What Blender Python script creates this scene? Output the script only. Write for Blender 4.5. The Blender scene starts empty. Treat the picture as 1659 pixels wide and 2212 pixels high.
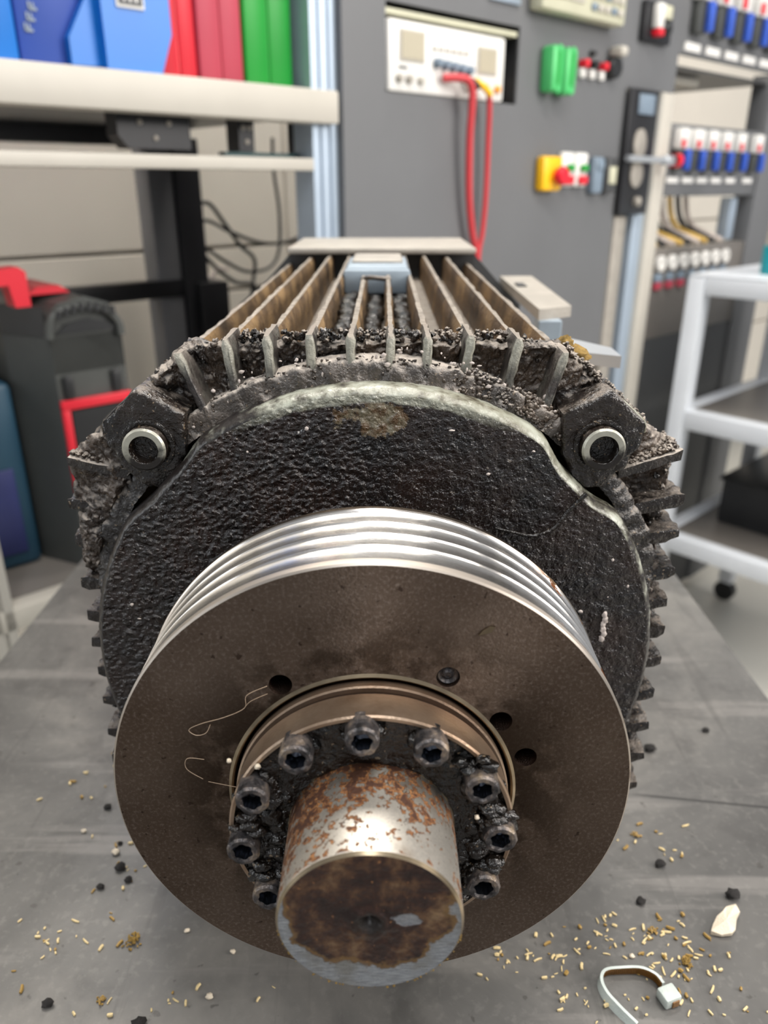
import bpy, bmesh, math, random
from math import pi, sin, cos, radians
from mathutils import Vector, Matrix, noise
sc = bpy.context.scene
COL = sc.collection
# ---------------------------------------------------------------- camera
cd = bpy.data.cameras.new('camera'); cam = bpy.data.objects.new('camera', cd); COL.objects.link(cam)
sc.camera = cam
cam.location = (.0036, -.1392, .1725); cam.rotation_euler = (radians(90 - 22.97), 0, 0)
cd.sensor_fit = 'VERTICAL'; cd.sensor_height = 36; cd.lens = 36 * 1665 / 2212
cd.clip_start = .01; cd.clip_end = 50
cd.dof.use_dof = True; cd.dof.focus_distance = .256; cd.dof.aperture_fstop = 10.5
# ---------------------------------------------------------------- world, lamps, exposure
w = bpy.data.worlds.new('world'); sc.world = w; w.use_nodes = True
w.node_tree.nodes['Background'].inputs[0].default_value = (.93, .96, 1, 1)
w.node_tree.nodes['Background'].inputs[1].default_value = .38
def area(name, loc, target, sx, sy, power, col):
    d = bpy.data.lights.new(name, 'AREA'); d.shape = 'RECTANGLE'; d.size = sx; d.size_y = sy; d.energy = power; d.color = col
    o = bpy.data.objects.new(name, d); COL.objects.link(o); o.location = loc
    o.rotation_euler = (Vector(target) - Vector(loc)).to_track_quat('-Z', 'Y').to_euler(); o['kind'] = 'helper'
    return o
area('overhead_light', (-.1, 1.2, 1.9), (-.1, 1.2, 0), 1.5, .25, 44, (1, .95, .88))
area('overhead_light', (.7, .1, 1.9), (.7, .1, 0), 1.5, .25, 30, (1, .95, .88))
area('overhead_light', (.0, -1.0, 1.9), (0, -.3, 0), .3, 1.2, 19, (.96, .98, 1))  # unseen fill added above the camera for grease sparkle and the pulley's bright fan
area('window_light', (-2.3, .25, .55), (0, .2, 0), 1.3, 2.0, 62, (.9, .95, 1))
area('window_light', (2.6, -.3, 1.3), (0, .6, 0), 1.5, 1.5, 84, (1, .95, .9))
sc.view_settings.view_transform = 'Standard'; sc.view_settings.look = 'None'
sc.view_settings.gamma = 1; sc.view_settings.use_curve_mapping = False; sc.view_settings.exposure = .1
# ---------------------------------------------------------------- materials
def s2l(c):
    return tuple(((v / 255) / 12.92 if v / 255 <= .04045 else ((v / 255 + .055) / 1.055) ** 2.4) for v in c) + (1,)
class NT:
    def __init__(s, name):
        s.m = bpy.data.materials.new(name); s.m.use_nodes = True; s.t = s.m.node_tree
        s.b = s.t.nodes['Principled BSDF']; s.co = s.t.nodes.new('ShaderNodeTexCoord').outputs['Object']
    def n(s, k, **kw):
        x = s.t.nodes.new('ShaderNode' + k)
        for a, v in kw.items(): setattr(x, a, v)
        return x
    def l(s, a, b): s.t.links.new(a, b)
    def noise(s, scale, detail=4, rough=.55, co=None, stretch=None, dist=0):
        x = s.n('TexNoise'); x.inputs['Scale'].default_value = scale; x.inputs['Detail'].default_value = detail
        x.inputs['Roughness'].default_value = rough; x.inputs['Distortion'].default_value = dist
        c = co or s.co
        if stretch:
            mp = s.n('Mapping'); mp.inputs['Scale'].default_value = stretch; s.l(c, mp.inputs[0]); c = mp.outputs[0]
        s.l(c, x.inputs['Vector']); return x.outputs['Fac']
    def voro(s, scale, feature='F1'):
        x = s.n('TexVoronoi', feature=feature); x.inputs['Scale'].default_value = scale; s.l(s.co, x.inputs['Vector']); return x.outputs['Distance']
    def ramp(s, f, stops):
        x = s.n('ValToRGB'); e = x.color_ramp.elements
        while len(e) < len(stops): e.new(.5)
        for i, (p, c) in enumerate(stops):
            e[i].position = p; e[i].color = c if len(c) == 4 else tuple(c) + (1,)
        s.l(f, x.inputs[0]); return x.outputs[0]
    def step(s, f, a, b): # smooth 0..1
        x = s.n('MapRange', interpolation_type='SMOOTHSTEP'); x.inputs[1].default_value = a; x.inputs[2].default_value = b
        s.l(f, x.inputs[0]); return x.outputs[0]
    def mix(s, f, a, b):
        x = s.n('Mix', data_type='RGBA')
        for i, v in ((0, f), (6, a), (7, b)):
            if hasattr(v, 'is_linked'): s.l(v, x.inputs[i])
            elif i == 0: x.inputs[0].default_value = v
            else: x.inputs[i].default_value = v
        return x.outputs[2]
    def math(s, op, a, b=0., c=None):
        x = s.n('Math', operation=op)
        for i, v in enumerate((a, b) if c is None else (a, b, c)):
            if hasattr(v, 'is_linked'): s.l(v, x.inputs[i])
            else: x.inputs[i].default_value = v
        return x.outputs[0]
    def xyz(s, src=None):
        x = s.n('SeparateXYZ'); s.l(src or s.co, x.inputs[0]); return x.outputs
    def set(s, **kw):
        for k, v in kw.items():
            k = k.replace('_', ' ')
            if hasattr(v, 'is_linked'): s.l(v, s.b.inputs[k])
            else: s.b.inputs[k].default_value = v
        return s
    def bump(s, h, dist, strength=1, prev=None):
        x = s.n('Bump'); x.inputs['Distance'].default_value = dist; x.inputs['Strength'].default_value = strength
        s.l(h, x.inputs['Height'])
        if prev: s.l(prev, x.inputs['Normal'])
        s.l(x.outputs[0], s.b.inputs['Normal']); return x.outputs[0]
    def up(s):
        g = s.n('NewGeometry'); return s.xyz(g.outputs['Normal'])[2]
def plain(name, rgb, rough=.5, metal=0, var=.08, scale=30, bump=0):
    t = NT(name); c = s2l(rgb); f = t.noise(scale, 3)
    a = tuple(max(0, v * (1 - var)) for v in c[:3]) + (1,); b = tuple(min(1, v * (1 + var)) for v in c[:3]) + (1,)
    t.set(Base_Color=t.ramp(f, [(.3, a), (.7, b)]), Roughness=rough, Metallic=metal)
    if bump: t.bump(t.noise(scale * 12, 3), bump)
    return t.m
def grease(name, dark=(.007, .0055, .0045), brown=(.03, .02, .013), dust=(.23, .19, .155), dusty=1., rough=.26, gscale=420, amp=.0011, wear=False, dlo=.38, zdark=False):
    t = NT(name)
    f = t.noise(60, 5, .6); f2 = t.noise(gscale, 3, .55); f3 = t.noise(170, 4, .6); f4 = t.noise(1300, 2, .5)
    base = t.ramp(f, [(.35, dark), (.7, brown)])
    upm = t.step(t.up(), .30, .85)
    dn = t.step(t.noise(130, 5, .7), dlo, dlo + .22)
    k = t.math('MULTIPLY', t.math('MULTIPLY', upm, dn), dusty)
    if zdark: base = t.mix(t.step(t.math('ADD', t.xyz()[2], t.math('MULTIPLY', f, .03)), .085, .110), (.012, .009, .0075, 1), base)  # lower sides darkened in the base colour: brown dirt plus painted pocket shade
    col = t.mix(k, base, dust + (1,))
    sp = t.step(t.noise(700, 1, .4), .70, .74)
    col = t.mix(t.math('MULTIPLY', sp, .5), col, (.3, .22, .14, 1))
    if wear:
        wm = t.step(t.noise(45, 5, .65), .60, .66)
        col = t.mix(t.math('MULTIPLY', wm, .8), col, (.16, .15, .11, 1))
    t.set(Base_Color=col, Roughness=t.math('ADD', t.math('MULTIPLY', k, .55), t.math('MULTIPLY_ADD', f3, .25, rough - .1)), Specular_IOR_Level=.65)
    n1 = t.bump(f3, amp * 1.3); n2 = t.bump(f2, amp * .8, 1, n1); t.bump(f4, amp * .12, 1, n2)
    return t.m
M = {}
M['grease'] = grease('grease_coated_iron', dark=(.006, .005, .005), brown=(.022, .015, .011), dust=(.20, .165, .135), dusty=.75, rough=.22, dlo=.42)
M['shield'] = grease('oil_soaked_shield_face', dark=(.005, .0042, .004), brown=(.016, .009, .006), dusty=0, rough=.17, gscale=620, amp=.0011)
def shield():
    t = NT('oil_soaked_cover_face'); x, y, z = t.xyz()
    f = t.noise(45, 5, .6); f2 = t.noise(620, 3, .55); f3 = t.noise(170, 4, .6); f4 = t.noise(1500, 2, .5)
    c = t.ramp(f, [(.35, (.005, .0042, .0045)), (.65, (.020, .010, .007))])
    # bare paint patch at the top centre
    px = t.math('MULTIPLY', t.math('SUBTRACT', x, .001), .75); pz = t.math('MULTIPLY', t.math('SUBTRACT', z, .0985), 1.6)
    pr = t.math('SQRT', t.math('ADD', t.math('MULTIPLY', px, px), t.math('MULTIPLY', pz, pz)))
    patch = t.math('SUBTRACT', 1., t.step(t.math('ADD', pr, t.math('MULTIPLY', t.math('SUBTRACT', t.noise(140, 6, .65), .5), .028)), .0085, .0105))
    c = t.mix(t.math('MULTIPLY', patch, .85), c, t.ramp(t.noise(300, 4), [(.4, (.10, .055, .022)), (.6, (.20, .17, .11))]))
    rr_ = t.math('SQRT', t.math('ADD', t.math('MULTIPLY', x, x), t.math('MULTIPLY', z, z))); band = t.math('MULTIPLY', t.step(t.math('ADD', rr_, t.math('MULTIPLY', t.noise(200, 4), .003)), .1050, .1062), t.step(z, .092, .103))
    c = t.mix(t.math('MULTIPLY', band, .9), c, (.30, .30, .24, 1))
    sp = t.step(t.noise(430, 1, .4), .735, .76); c = t.mix(t.math('MULTIPLY', sp, .5), c, (.26, .22, .18, 1))
    t.set(Base_Color=c, Roughness=t.math('MULTIPLY_ADD', t.noise(90, 3), .22, .08), Specular_IOR_Level=.7)
    left = t.math('MULTIPLY_ADD', t.math('SUBTRACT', 1., t.step(x, -.03, .02)), .75, .25)
    v = t.n('TexVoronoi', feature='SMOOTH_F1'); v.inputs['Scale'].default_value = 560; mp = t.n('Mapping'); mp.inputs['Scale'].default_value = (.85, 1, 1.12); t.l(t.co, mp.inputs[0]); t.l(mp.outputs[0], v.inputs['Vector'])
    bead = t.math('MULTIPLY', t.math('SUBTRACT', 1., v.outputs['Distance']), left)
    n0 = t.bump(f3, .0020); n1 = t.bump(bead, .0016, 1, n0); n2 = t.bump(f2, .0009, 1, n1); t.bump(f4, .0002, 1, n2)
    return t.m
M['shield'] = shield()
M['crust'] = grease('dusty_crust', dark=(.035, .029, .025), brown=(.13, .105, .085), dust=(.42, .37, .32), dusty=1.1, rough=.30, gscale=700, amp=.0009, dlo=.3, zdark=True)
M['grime'] = grease('grime_lumps', dark=(.010, .007, .006), brown=(.095, .064, .042), dust=(.34, .295, .25), dusty=1., rough=.27, gscale=900, amp=.0009, dlo=.32)
M['wet'] = grease('wet_black_grease', dark=(.004, .0035, .003), brown=(.014, .009, .006), dusty=0, rough=.17, gscale=600, amp=.0010)
def dusty_iron():
    t = NT('dusty_fin_metal'); f = t.noise(38, 5, .6); upm = t.step(t.up(), .4, .9)
    base = t.ramp(f, [(.32, (.035, .023, .014)), (.48, (.11, .068, .034)), (.64, (.26, .165, .075))])
    d = t.ramp(t.noise(180, 4), [(.3, (.13, .108, .086)), (.7, (.31, .27, .225))])
    t.set(Base_Color=t.mix(upm, base, d), Roughness=t.math('MULTIPLY_ADD', f, .5, .3)); t.bump(t.noise(350, 4, .6), .0008)
    return t.m
M['fin'] = dusty_iron()
def fin_front():
    t = NT('worn_grey_green_paint'); f = t.noise(140, 4, .6); z = t.xyz()[2]
    worn = t.step(t.noise(120, 5, .7), .46, .60); ups = t.step(t.up(), .2, .75)
    paint = t.ramp(f, [(.3, (.06, .06, .055)), (.7, (.20, .195, .165))])
    dirty = t.ramp(f, [(.3, (.014, .012, .012)), (.7, (.07, .06, .055))])
    y = t.xyz()[1]; nose = t.math('MULTIPLY', t.math('SUBTRACT', 1., t.step(y, .1312, .1330)), t.step(z, .108, .118)); c = t.mix(t.math('MULTIPLY', worn, .7), dirty, paint); c = t.mix(t.math('MULTIPLY', nose, .8), c, (.36, .35, .29, 1)); c = t.mix(t.math('MULTIPLY', ups, .8), c, (.24, .205, .17, 1))
    t.set(Base_Color=c, Roughness=t.math('MULTIPLY_ADD', ups, .45, .3)); t.bump(t.noise(500, 4, .6), .0007)
    return t.m
M['finpaint'] = fin_front()
def paint_edge():
    t = NT('bare_paint_edge'); f = t.noise(110, 5, .6); x, y, z = t.xyz()
    k = t.step(t.math('ADD', t.math('MULTIPLY', z, 5), t.math('ADD', t.math('MULTIPLY', f, 1.0), t.math('MULTIPLY', x, 2.2))), .82, 1.08)
    c = t.mix(k, (.014, .011, .010, 1), t.ramp(f, [(.35, (.13, .115, .075)), (.65, (.36, .37, .31))]))
    t.set(Base_Color=c, Roughness=.32); t.bump(t.noise(300, 4), .0006); return t.m
M['edge'] = paint_edge()
def flange_face():
    t = NT('oil_browned_turned_steel'); x, y, z = t.xyz()
    f = t.noise(28, 5, .6); g = t.noise(900, 2, .6); sp = t.step(t.noise(330, 2, .5), .66, .72)
    c = t.ramp(f, [(.3, (.094, .063, .044)), (.7, (.160, .118, .090))])
    c = t.mix(t.math('MULTIPLY', t.step(g, .45, .8), .6), c, (.27, .215, .180, 1))
    r = t.math('SQRT', t.math('ADD', t.math('MULTIPLY', x, x), t.math('MULTIPLY', z, z)))
    oil = t.math('MULTIPLY', t.math('SUBTRACT', 1., t.step(r, .044, .070)), t.step(t.noise(75, 5, .6), .40, .56))
    c = t.mix(t.math('MULTIPLY', oil, .85), c, (.03, .018, .010, 1)); c = t.mix(t.math('MULTIPLY', sp, .75), c, (.035, .02, .013, 1))
    t.set(Base_Color=c, Metallic=.8, Roughness=t.math('MULTIPLY_ADD', f, .16, .40), Anisotropic=.93, Specular_IOR_Level=.5)
    t.b.inputs['Anisotropic Rotation'].default_value = .25; tg = t.n('Tangent', direction_type='RADIAL', axis='Y'); t.l(tg.outputs[0], t.b.inputs['Tangent'])
    t.bump(t.noise(1200, 3), .00012); return t.m
M['flange'] = flange_face()
def polished():
    t = NT('polished_pulley_steel'); x, y, z = t.xyz()
    f = t.noise(1, 3, .6, stretch=(20, 2600, 20)); g = t.noise(22, 4)
    c = t.mix(t.step(g, .4, .7), (.74, .72, .70, 1), (.60, .57, .54, 1))
    rust = t.math('MULTIPLY', t.step(t.noise(60, 5, .65, stretch=(1, 3, 1)), .56, .63), t.step(x, .045, .06))
    c = t.mix(rust, c, (.16, .055, .015, 1))
    c = t.mix(t.math('MULTIPLY', t.step(y, .0825, .0835), .9), c, (.17, .12, .075, 1))
    lip = t.math('MULTIPLY', t.math('SUBTRACT', 1., t.step(y, .0484, .0497)), .85)
    c = t.mix(lip, c, (.46, .40, .34, 1))
    t.set(Base_Color=c, Metallic=1., Roughness=t.math('MAXIMUM', t.math('MULTIPLY_ADD', f, .12, .15), t.math('MAXIMUM', t.math('MULTIPLY', lip, .55), t.math('MULTIPLY', rust, .7))), Anisotropic=.6)
    t.b.inputs['Anisotropic Rotation'].default_value = .25; tg = t.n('Tangent', direction_type='RADIAL', axis='Y'); t.l(tg.outputs[0], t.b.inputs['Tangent'])
    t.bump(f, .00006); return t.m
M['polished'] = polished()
def collar():
    t = NT('browned_collar_steel'); f = t.noise(60, 4, .6); g = t.noise(9, 3)
    c = t.ramp(f, [(.3, (.26, .17, .11)), (.7, (.46, .35, .26))]); c = t.mix(t.math('MULTIPLY', t.step(t.noise(30, 4), .5, .7), .7), c, (.14, .08, .05, 1))
    t.set(Base_Color=c, Metallic=.85, Roughness=.36); t.bump(t.noise(900, 3), .0001); return t.m
M['collar'] = collar()
M['chrome'] = plain('bright_machined_steel', (150, 135, 112), .3, 1, .4, 90)
M['threads'] = plain('dark_bore_steel', (52, 38, 30), .35, .7, .3, 200, .0004)
def shaft_side():
    t = NT('rust_spotted_shaft_steel'); x, y, z = t.xyz()
    f = t.noise(400, 7, .66); g = t.noise(70, 4, .6); big = t.noise(500, 3, .6)
    col = t.math('SUBTRACT', 1., t.step(t.math('ABSOLUTE', t.math('ADD', x, .0030)), .001, .0050))
    back = t.step(y, .013, .026)
    leftside = t.math('SUBTRACT', 1., t.step(x, -.022, -.008)); ftb = t.math('SUBTRACT', 1., t.step(y, .004, .018))
    h = t.math('ADD', f, t.math('MULTIPLY', col, .055)); h = t.math('ADD', h, t.math('MULTIPLY', back, .10))
    h = t.math('ADD', h, t.math('MULTIPLY', t.math('MULTIPLY', leftside, 1.), .08))
    h = t.math('ADD', h, t.math('MULTIPLY', t.math('SUBTRACT', g, .5), .65))
    rim = t.math('SUBTRACT', 1., t.step(y, .0006, .0016))
    rust = t.math('MULTIPLY', t.step(h, .545, .575), t.math('SUBTRACT', 1., rim)); deep = t.step(h, .595, .67)
    steel = t.mix(t.noise(1500, 2), t.ramp(g, [(.35, (.40, .38, .35)), (.65, (.66, .62, .56))]), (.75, .70, .62, 1))
    steel = t.mix(t.math('MULTIPLY', t.step(t.noise(55, 5, .6), .48, .68), .5), steel, (.30, .20, .12, 1))
    rc = t.mix(deep, t.ramp(big, [(.35, (.13, .045, .013)), (.65, (.30, .135, .045))]), (.05, .018, .008, 1))
    t.set(Base_Color=t.mix(rust, steel, rc), Metallic=t.math('MULTIPLY_ADD', rust, -.85, .95), Roughness=t.math('MULTIPLY_ADD', rust, .2, .43))
    n1 = t.bump(rust, .00012); t.bump(t.math('MULTIPLY', t.noise(900, 3), t.math('MULTIPLY_ADD', rust, .9, .1)), .0003, 1, n1); return t.m
M['shaft'] = shaft_side()
def shaft_face():
    t = NT('rusted_shaft_end'); x, y, z = t.xyz()
    zz = t.math('SUBTRACT', z, .0062); xx = t.math('ADD', x, .0004)
    r = t.math('SQRT', t.math('ADD', t.math('MULTIPLY', xx, xx), t.math('MULTIPLY', zz, zz)))
    rn = t.math('ADD', r, t.math('MULTIPLY', t.math('SUBTRACT', t.noise(110, 6, .6), .5), .016))
    steelm = t.step(rn, .0218, .0228)
    dx = t.math('SUBTRACT', x, .0095); dz = t.math('SUBTRACT', z, .0015)
    pr = t.math('SQRT', t.math('ADD', t.math('MULTIPLY', dx, dx), t.math('MULTIPLY', t.math('MULTIPLY', dz, dz), 4)))
    pm = t.math('SUBTRACT', 1., t.step(t.math('ADD', pr, t.math('MULTIPLY', t.noise(250, 4), .005)), .0062, .0070))
    steelm = t.math('MAXIMUM', steelm, t.math('MULTIPLY', pm, .8))
    c1 = t.math('SQRT', t.math('ADD', t.math('MULTIPLY', x, x), t.math('MULTIPLY', z, z))); f = t.math('SUBTRACT', t.noise(95, 7, .68), t.math('MULTIPLY', t.math('SUBTRACT', 1., t.step(c1, .004, .016)), .07)); g = t.noise(400, 4, .6)
    rust = t.ramp(f, [(.36, (.011, .004, .003)), (.47, (.032, .012, .007)), (.55, (.085, .040, .018)), (.66, (.19, .115, .058))])
    edge = t.math('MULTIPLY', t.step(rn, .0200, .0214), .8); rust = t.mix(edge, rust, (.15, .085, .03, 1))
    sp = t.step(t.noise(600, 2), .69, .73); rust = t.mix(sp, rust, (.25, .11, .04, 1))
    c0 = t.math('SQRT', t.math('ADD', t.math('MULTIPLY', x, x), t.math('MULTIPLY', z, z)))
    ctr = t.math('SUBTRACT', 1., t.step(t.math('ADD', c0, t.math('MULTIPLY', g, .002)), .0035, .0065)); rust = t.mix(ctr, rust, (.012, .008, .006, 1))
    wv = t.noise(1, 2, .5, stretch=(250, 1, 3800))
    st = t.ramp(wv, [(.35, (.20, .21, .23)), (.65, (.40, .42, .44))])
    st = t.mix(t.math('MULTIPLY', t.step(t.noise(60, 5), .5, .66), .5), st, (.16, .14, .10, 1))
    t.set(Base_Color=t.mix(steelm, rust, st), Metallic=t.math('MULTIPLY', steelm, .5), Roughness=t.math('MULTIPLY_ADD', steelm, -.12, t.math('MULTIPLY_ADD', g, .3, .28)))
    n1 = t.bump(g, .0005); t.bump(t.math('SUBTRACT', 1., steelm), .0002, 1, n1); return t.m
M['shaftend'] = shaft_face()
def boltm():
    t = NT('grimy_blued_bolt_steel'); f = t.noise(170, 5, .65); g = t.noise(500, 3, .6)
    c = t.ramp(f, [(.34, (.010, .010, .011)), (.48, (.06, .055, .056)), (.58, (.15, .125, .11)), (.72, (.30, .23, .16))])
    t.set(Base_Color=c, Metallic=.5, Roughness=t.math('MULTIPLY_ADD', g, .35, .2)); n = t.bump(f, .0007); t.bump(g, .0005, 1, n); return t.m
M['bolt'] = boltm()
M['socket'] = plain('oily_socket_steel', (96, 100, 110), .16, .95, .3, 200)
def ringm():
    t = NT('worn_bolt_rim'); f = t.noise(130, 5, .6); z = t.xyz()[2]; k = t.step(t.math('ADD', t.math('MULTIPLY', t.math('SUBTRACT', z, .086), 40), f), .32, .62)
    t.set(Base_Color=t.mix(k, (.02, .017, .015, 1), (.38, .37, .31, 1)), Metallic=.3, Roughness=.35); t.bump(f, .0005); return t.m
M['boltring'] = ringm()
def table_mat():
    t = NT('worn_steel_table'); x, y, z = t.xyz()
    f = t.noise(7, 6, .62, dist=.6); g = t.noise(30, 5, .6); s_ = t.noise(1, 4, .6, stretch=(4, 45, 1)); k = t.noise(3, 4, .5)
    c = t.ramp(f, [(.3, (.075, .072, .069)), (.52, (.130, .125, .117)), (.7, (.215, .202, .184))])
    c = t.mix(t.math('MULTIPLY', t.step(g, .52, .68), .5), c, (.072, .068, .064, 1))
    c = t.mix(t.math('MULTIPLY', t.step(s_, .56, .66), .35), c, (.30, .28, .26, 1))
    c = t.mix(t.math('MULTIPLY', t.step(t.noise(260, 4, .6), .52, .68), .15), c, (.30, .285, .26, 1)); c = t.mix(t.math('MULTIPLY', t.step(t.noise(150, 3, .5), .68, .73), .6), c, (.055, .05, .045, 1))
    c = t.mix(t.math('MULTIPLY', t.step(t.noise(1, 5, .65, stretch=(60, 5, 1), dist=.4), .60, .68), .35), c, (.07, .066, .062, 1))
    line = t.math('MULTIPLY', t.math('SUBTRACT', 1., t.step(t.math('ABSOLUTE', t.math('SUBTRACT', y, t.math('MULTIPLY_ADD', x, -.14, .2035))), .0003, .0016)), t.step(x, .13, .15))
    c = t.mix(t.math('MULTIPLY', line, .7), c, (.03, .028, .027, 1))
    rg = t.step(k, .3, .7)
    t.set(Base_Color=c, Metallic=.3, Roughness=t.math('MULTIPLY_ADD', rg, .18, .30), Specular_IOR_Level=.7); t.bump(g, .0006); return t.m
M['table'] = table_mat()
M['alu'] = plain('anodised_aluminium', (196, 200, 205), .38, .75, .05, 12)
M['alub'] = plain('brushed_aluminium_profile', (176, 190, 205), .42, .5, .05, 12)
M['graypost'] = plain('grey_aluminium_post', (118, 118, 122), .45, .4, .1, 12)
M['beam'] = plain('cream_painted_beam', (186, 181, 171), .5, 0, .05, 8)
M['cream'] = plain('cream_wall_panel', (238, 230, 217), .6, 0, .03, 4)
M['pillar'] = plain('warm_grey_paint', (172, 168, 160), .5, 0, .03, 8)
M['floor'] = plain('pale_resin_floor', (196, 194, 186), .4, 0, .05, 2)
M['cab'] = plain('charcoal_cabinet_paint', (102, 103, 105), .5, 0, .04, 6)
M['cabd'] = plain('dark_grey_paint', (62, 63, 64), .45, 0, .05, 8)
M['black'] = plain('black_plastic', (30, 31, 33), .4, 0, .15, 20)
M['blackm'] = plain('black_painted_steel', (34, 34, 37), .35, .2, .15, 20)
M['dgrey'] = plain('dark_grey_plastic', (66, 68, 66), .5, 0, .08, 20)
M['interior'] = plain('cabinet_interior_grey', (120, 122, 116), .5, .1, .12, 5)
M['white'] = plain('white_plastic', (226, 224, 220), .4, 0, .04, 20)
M['cartw'] = plain('white_powder_coat', (222, 226, 232), .35, 0, .04, 10)
M['slab'] = plain('grey_cart_shelf', (112, 107, 102), .4, 0, .06, 5)
M['lcd'] = plain('lcd_display', (176, 168, 148), .3, 0, .04, 20)
M['red'] = plain('red_plastic', (222, 30, 48), .35, 0, .06, 15)
M['redc'] = plain('red_rubber_lead', (196, 58, 64), .45, 0, .05, 20)
M['redcase'] = plain('red_case_plastic', (205, 34, 50), .4, 0, .06, 8)
M['maroon'] = plain('faded_rose_case', (178, 62, 80), .5, 0, .06, 8)
M['green'] = plain('green_case_plastic', (22, 145, 48), .4, 0, .08, 8)
M['teal'] = plain('dark_teal_case', (34, 74, 76), .45, 0, .08, 8)
M['blue'] = plain('bright_blue_case', (20, 112, 198), .38, 0, .06, 8)
M['blued'] = plain('deep_blue_panel', (44, 74, 156), .42, 0, .08, 8)
M['tealb'] = plain('teal_plastic', (20, 140, 150), .4, 0, .06, 10)
M['navyd'] = plain('deep_navy_panel', (40, 48, 100), .45, 0, .25, 8)
M['navy'] = plain('navy_teal_case', (30, 66, 86), .45, 0, .08, 8)
M['lime'] = plain('mint_green_connector', (78, 190, 110), .4, 0, .05, 30)
M['yellow'] = plain('yellow_plastic', (248, 190, 20), .4, 0, .04, 30)
M['orange'] = plain('orange_knob', (240, 160, 60), .4, 0, .04, 30)
M['bluel'] = plain('blue_lever_plastic', (52, 88, 186), .4, 0, .06, 30)
M['cable'] = plain('black_cable_sheath', (44, 44, 44), .45, 0, .1, 20)
M['cableg'] = plain('pale_cable_sheath', (196, 184, 176), .5, 0, .08, 20)
M['cabley'] = plain('yellow_cable_sheath', (214, 176, 92), .5, 0, .08, 20)
M['keys'] = plain('grey_blue_keys', (120, 135, 150), .4, 0, .1, 30)
M['hmi'] = plain('beige_panel_plastic', (196, 194, 170), .45, 0, .05, 20)
M['ties'] = plain('yellowed_nylon', (190, 198, 192), .35, 0, .12, 120, .0002)
M['tieb'] = plain('oil_stained_nylon', (120, 82, 34), .35, 0, .3, 150, .0003)
M['straw'] = plain('straw_chip', (222, 196, 146), .6, 0, .45, 300)
M['strawd'] = plain('dark_straw_chip', (150, 120, 60), .6, 0, .3, 300)
M['stone'] = plain('cream_flake', (214, 200, 178), .6, 0, .08, 120, .0006)
M['lump'] = plain('black_dirt', (30, 26, 24), .5, 0, .3, 300, .0008)
M['moss'] = plain('yellow_brown_swarf', (165, 132, 62), .6, 0, .3, 400, .0008)
M['hair'] = plain('pale_fibre', (190, 165, 140), .5, 0, .1, 50)
M['bracket'] = plain('cast_aluminium', (164, 158, 149), .5, .35, .1, 60, .0004)
M['clip'] = plain('blue_grey_clip', (142, 154, 164), .45, 0, .1, 60)
# ---------------------------------------------------------------- helpers
PARENTLOC = {}
def mesh(name, V, F, mats, smooth=None, parent=None, midx=None):
    me = bpy.data.meshes.new(name); me.from_pydata([tuple(v) for v in V], [], F)
    for m in (mats if isinstance(mats, (list, tuple)) else [mats]): me.materials.append(M[m] if isinstance(m, str) else m)
    if midx: me.polygons.foreach_set('material_index', midx)
    if smooth is not None:
        me.polygons.foreach_set('use_smooth', [True] * len(F)); me.set_sharp_from_angle(angle=radians(smooth))
    me.validate(); me.update()
    return link(name, me, parent)
def link(name, me, parent=None):
    o = bpy.data.objects.new(name, me); COL.objects.link(o)
    if parent is not None: put(o, parent)
    return o
def put(o, parent):
    o.parent = parent; o.matrix_parent_inverse = WORLD[parent.name].inverted(); WORLD[o.name] = WORLD[parent.name] @ o.matrix_parent_inverse @ o.matrix_basis
WORLD = {}
def root(name, loc, label, cat, group=None, rotz=0):
    o = bpy.data.objects.new(name, None); COL.objects.link(o); o.location = loc; o.rotation_euler = (0, 0, rotz); o.empty_display_size = .05
    WORLD[o.name] = Matrix.Translation(loc) @ Matrix.Rotation(rotz, 4, 'Z')
    return tag(o, label, cat, group)
def tag(o, label, cat=None, group=None):
    if label: o['label'] = label
    if cat: o['category'] = cat
    if group: o['group'] = group
    return o
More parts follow.
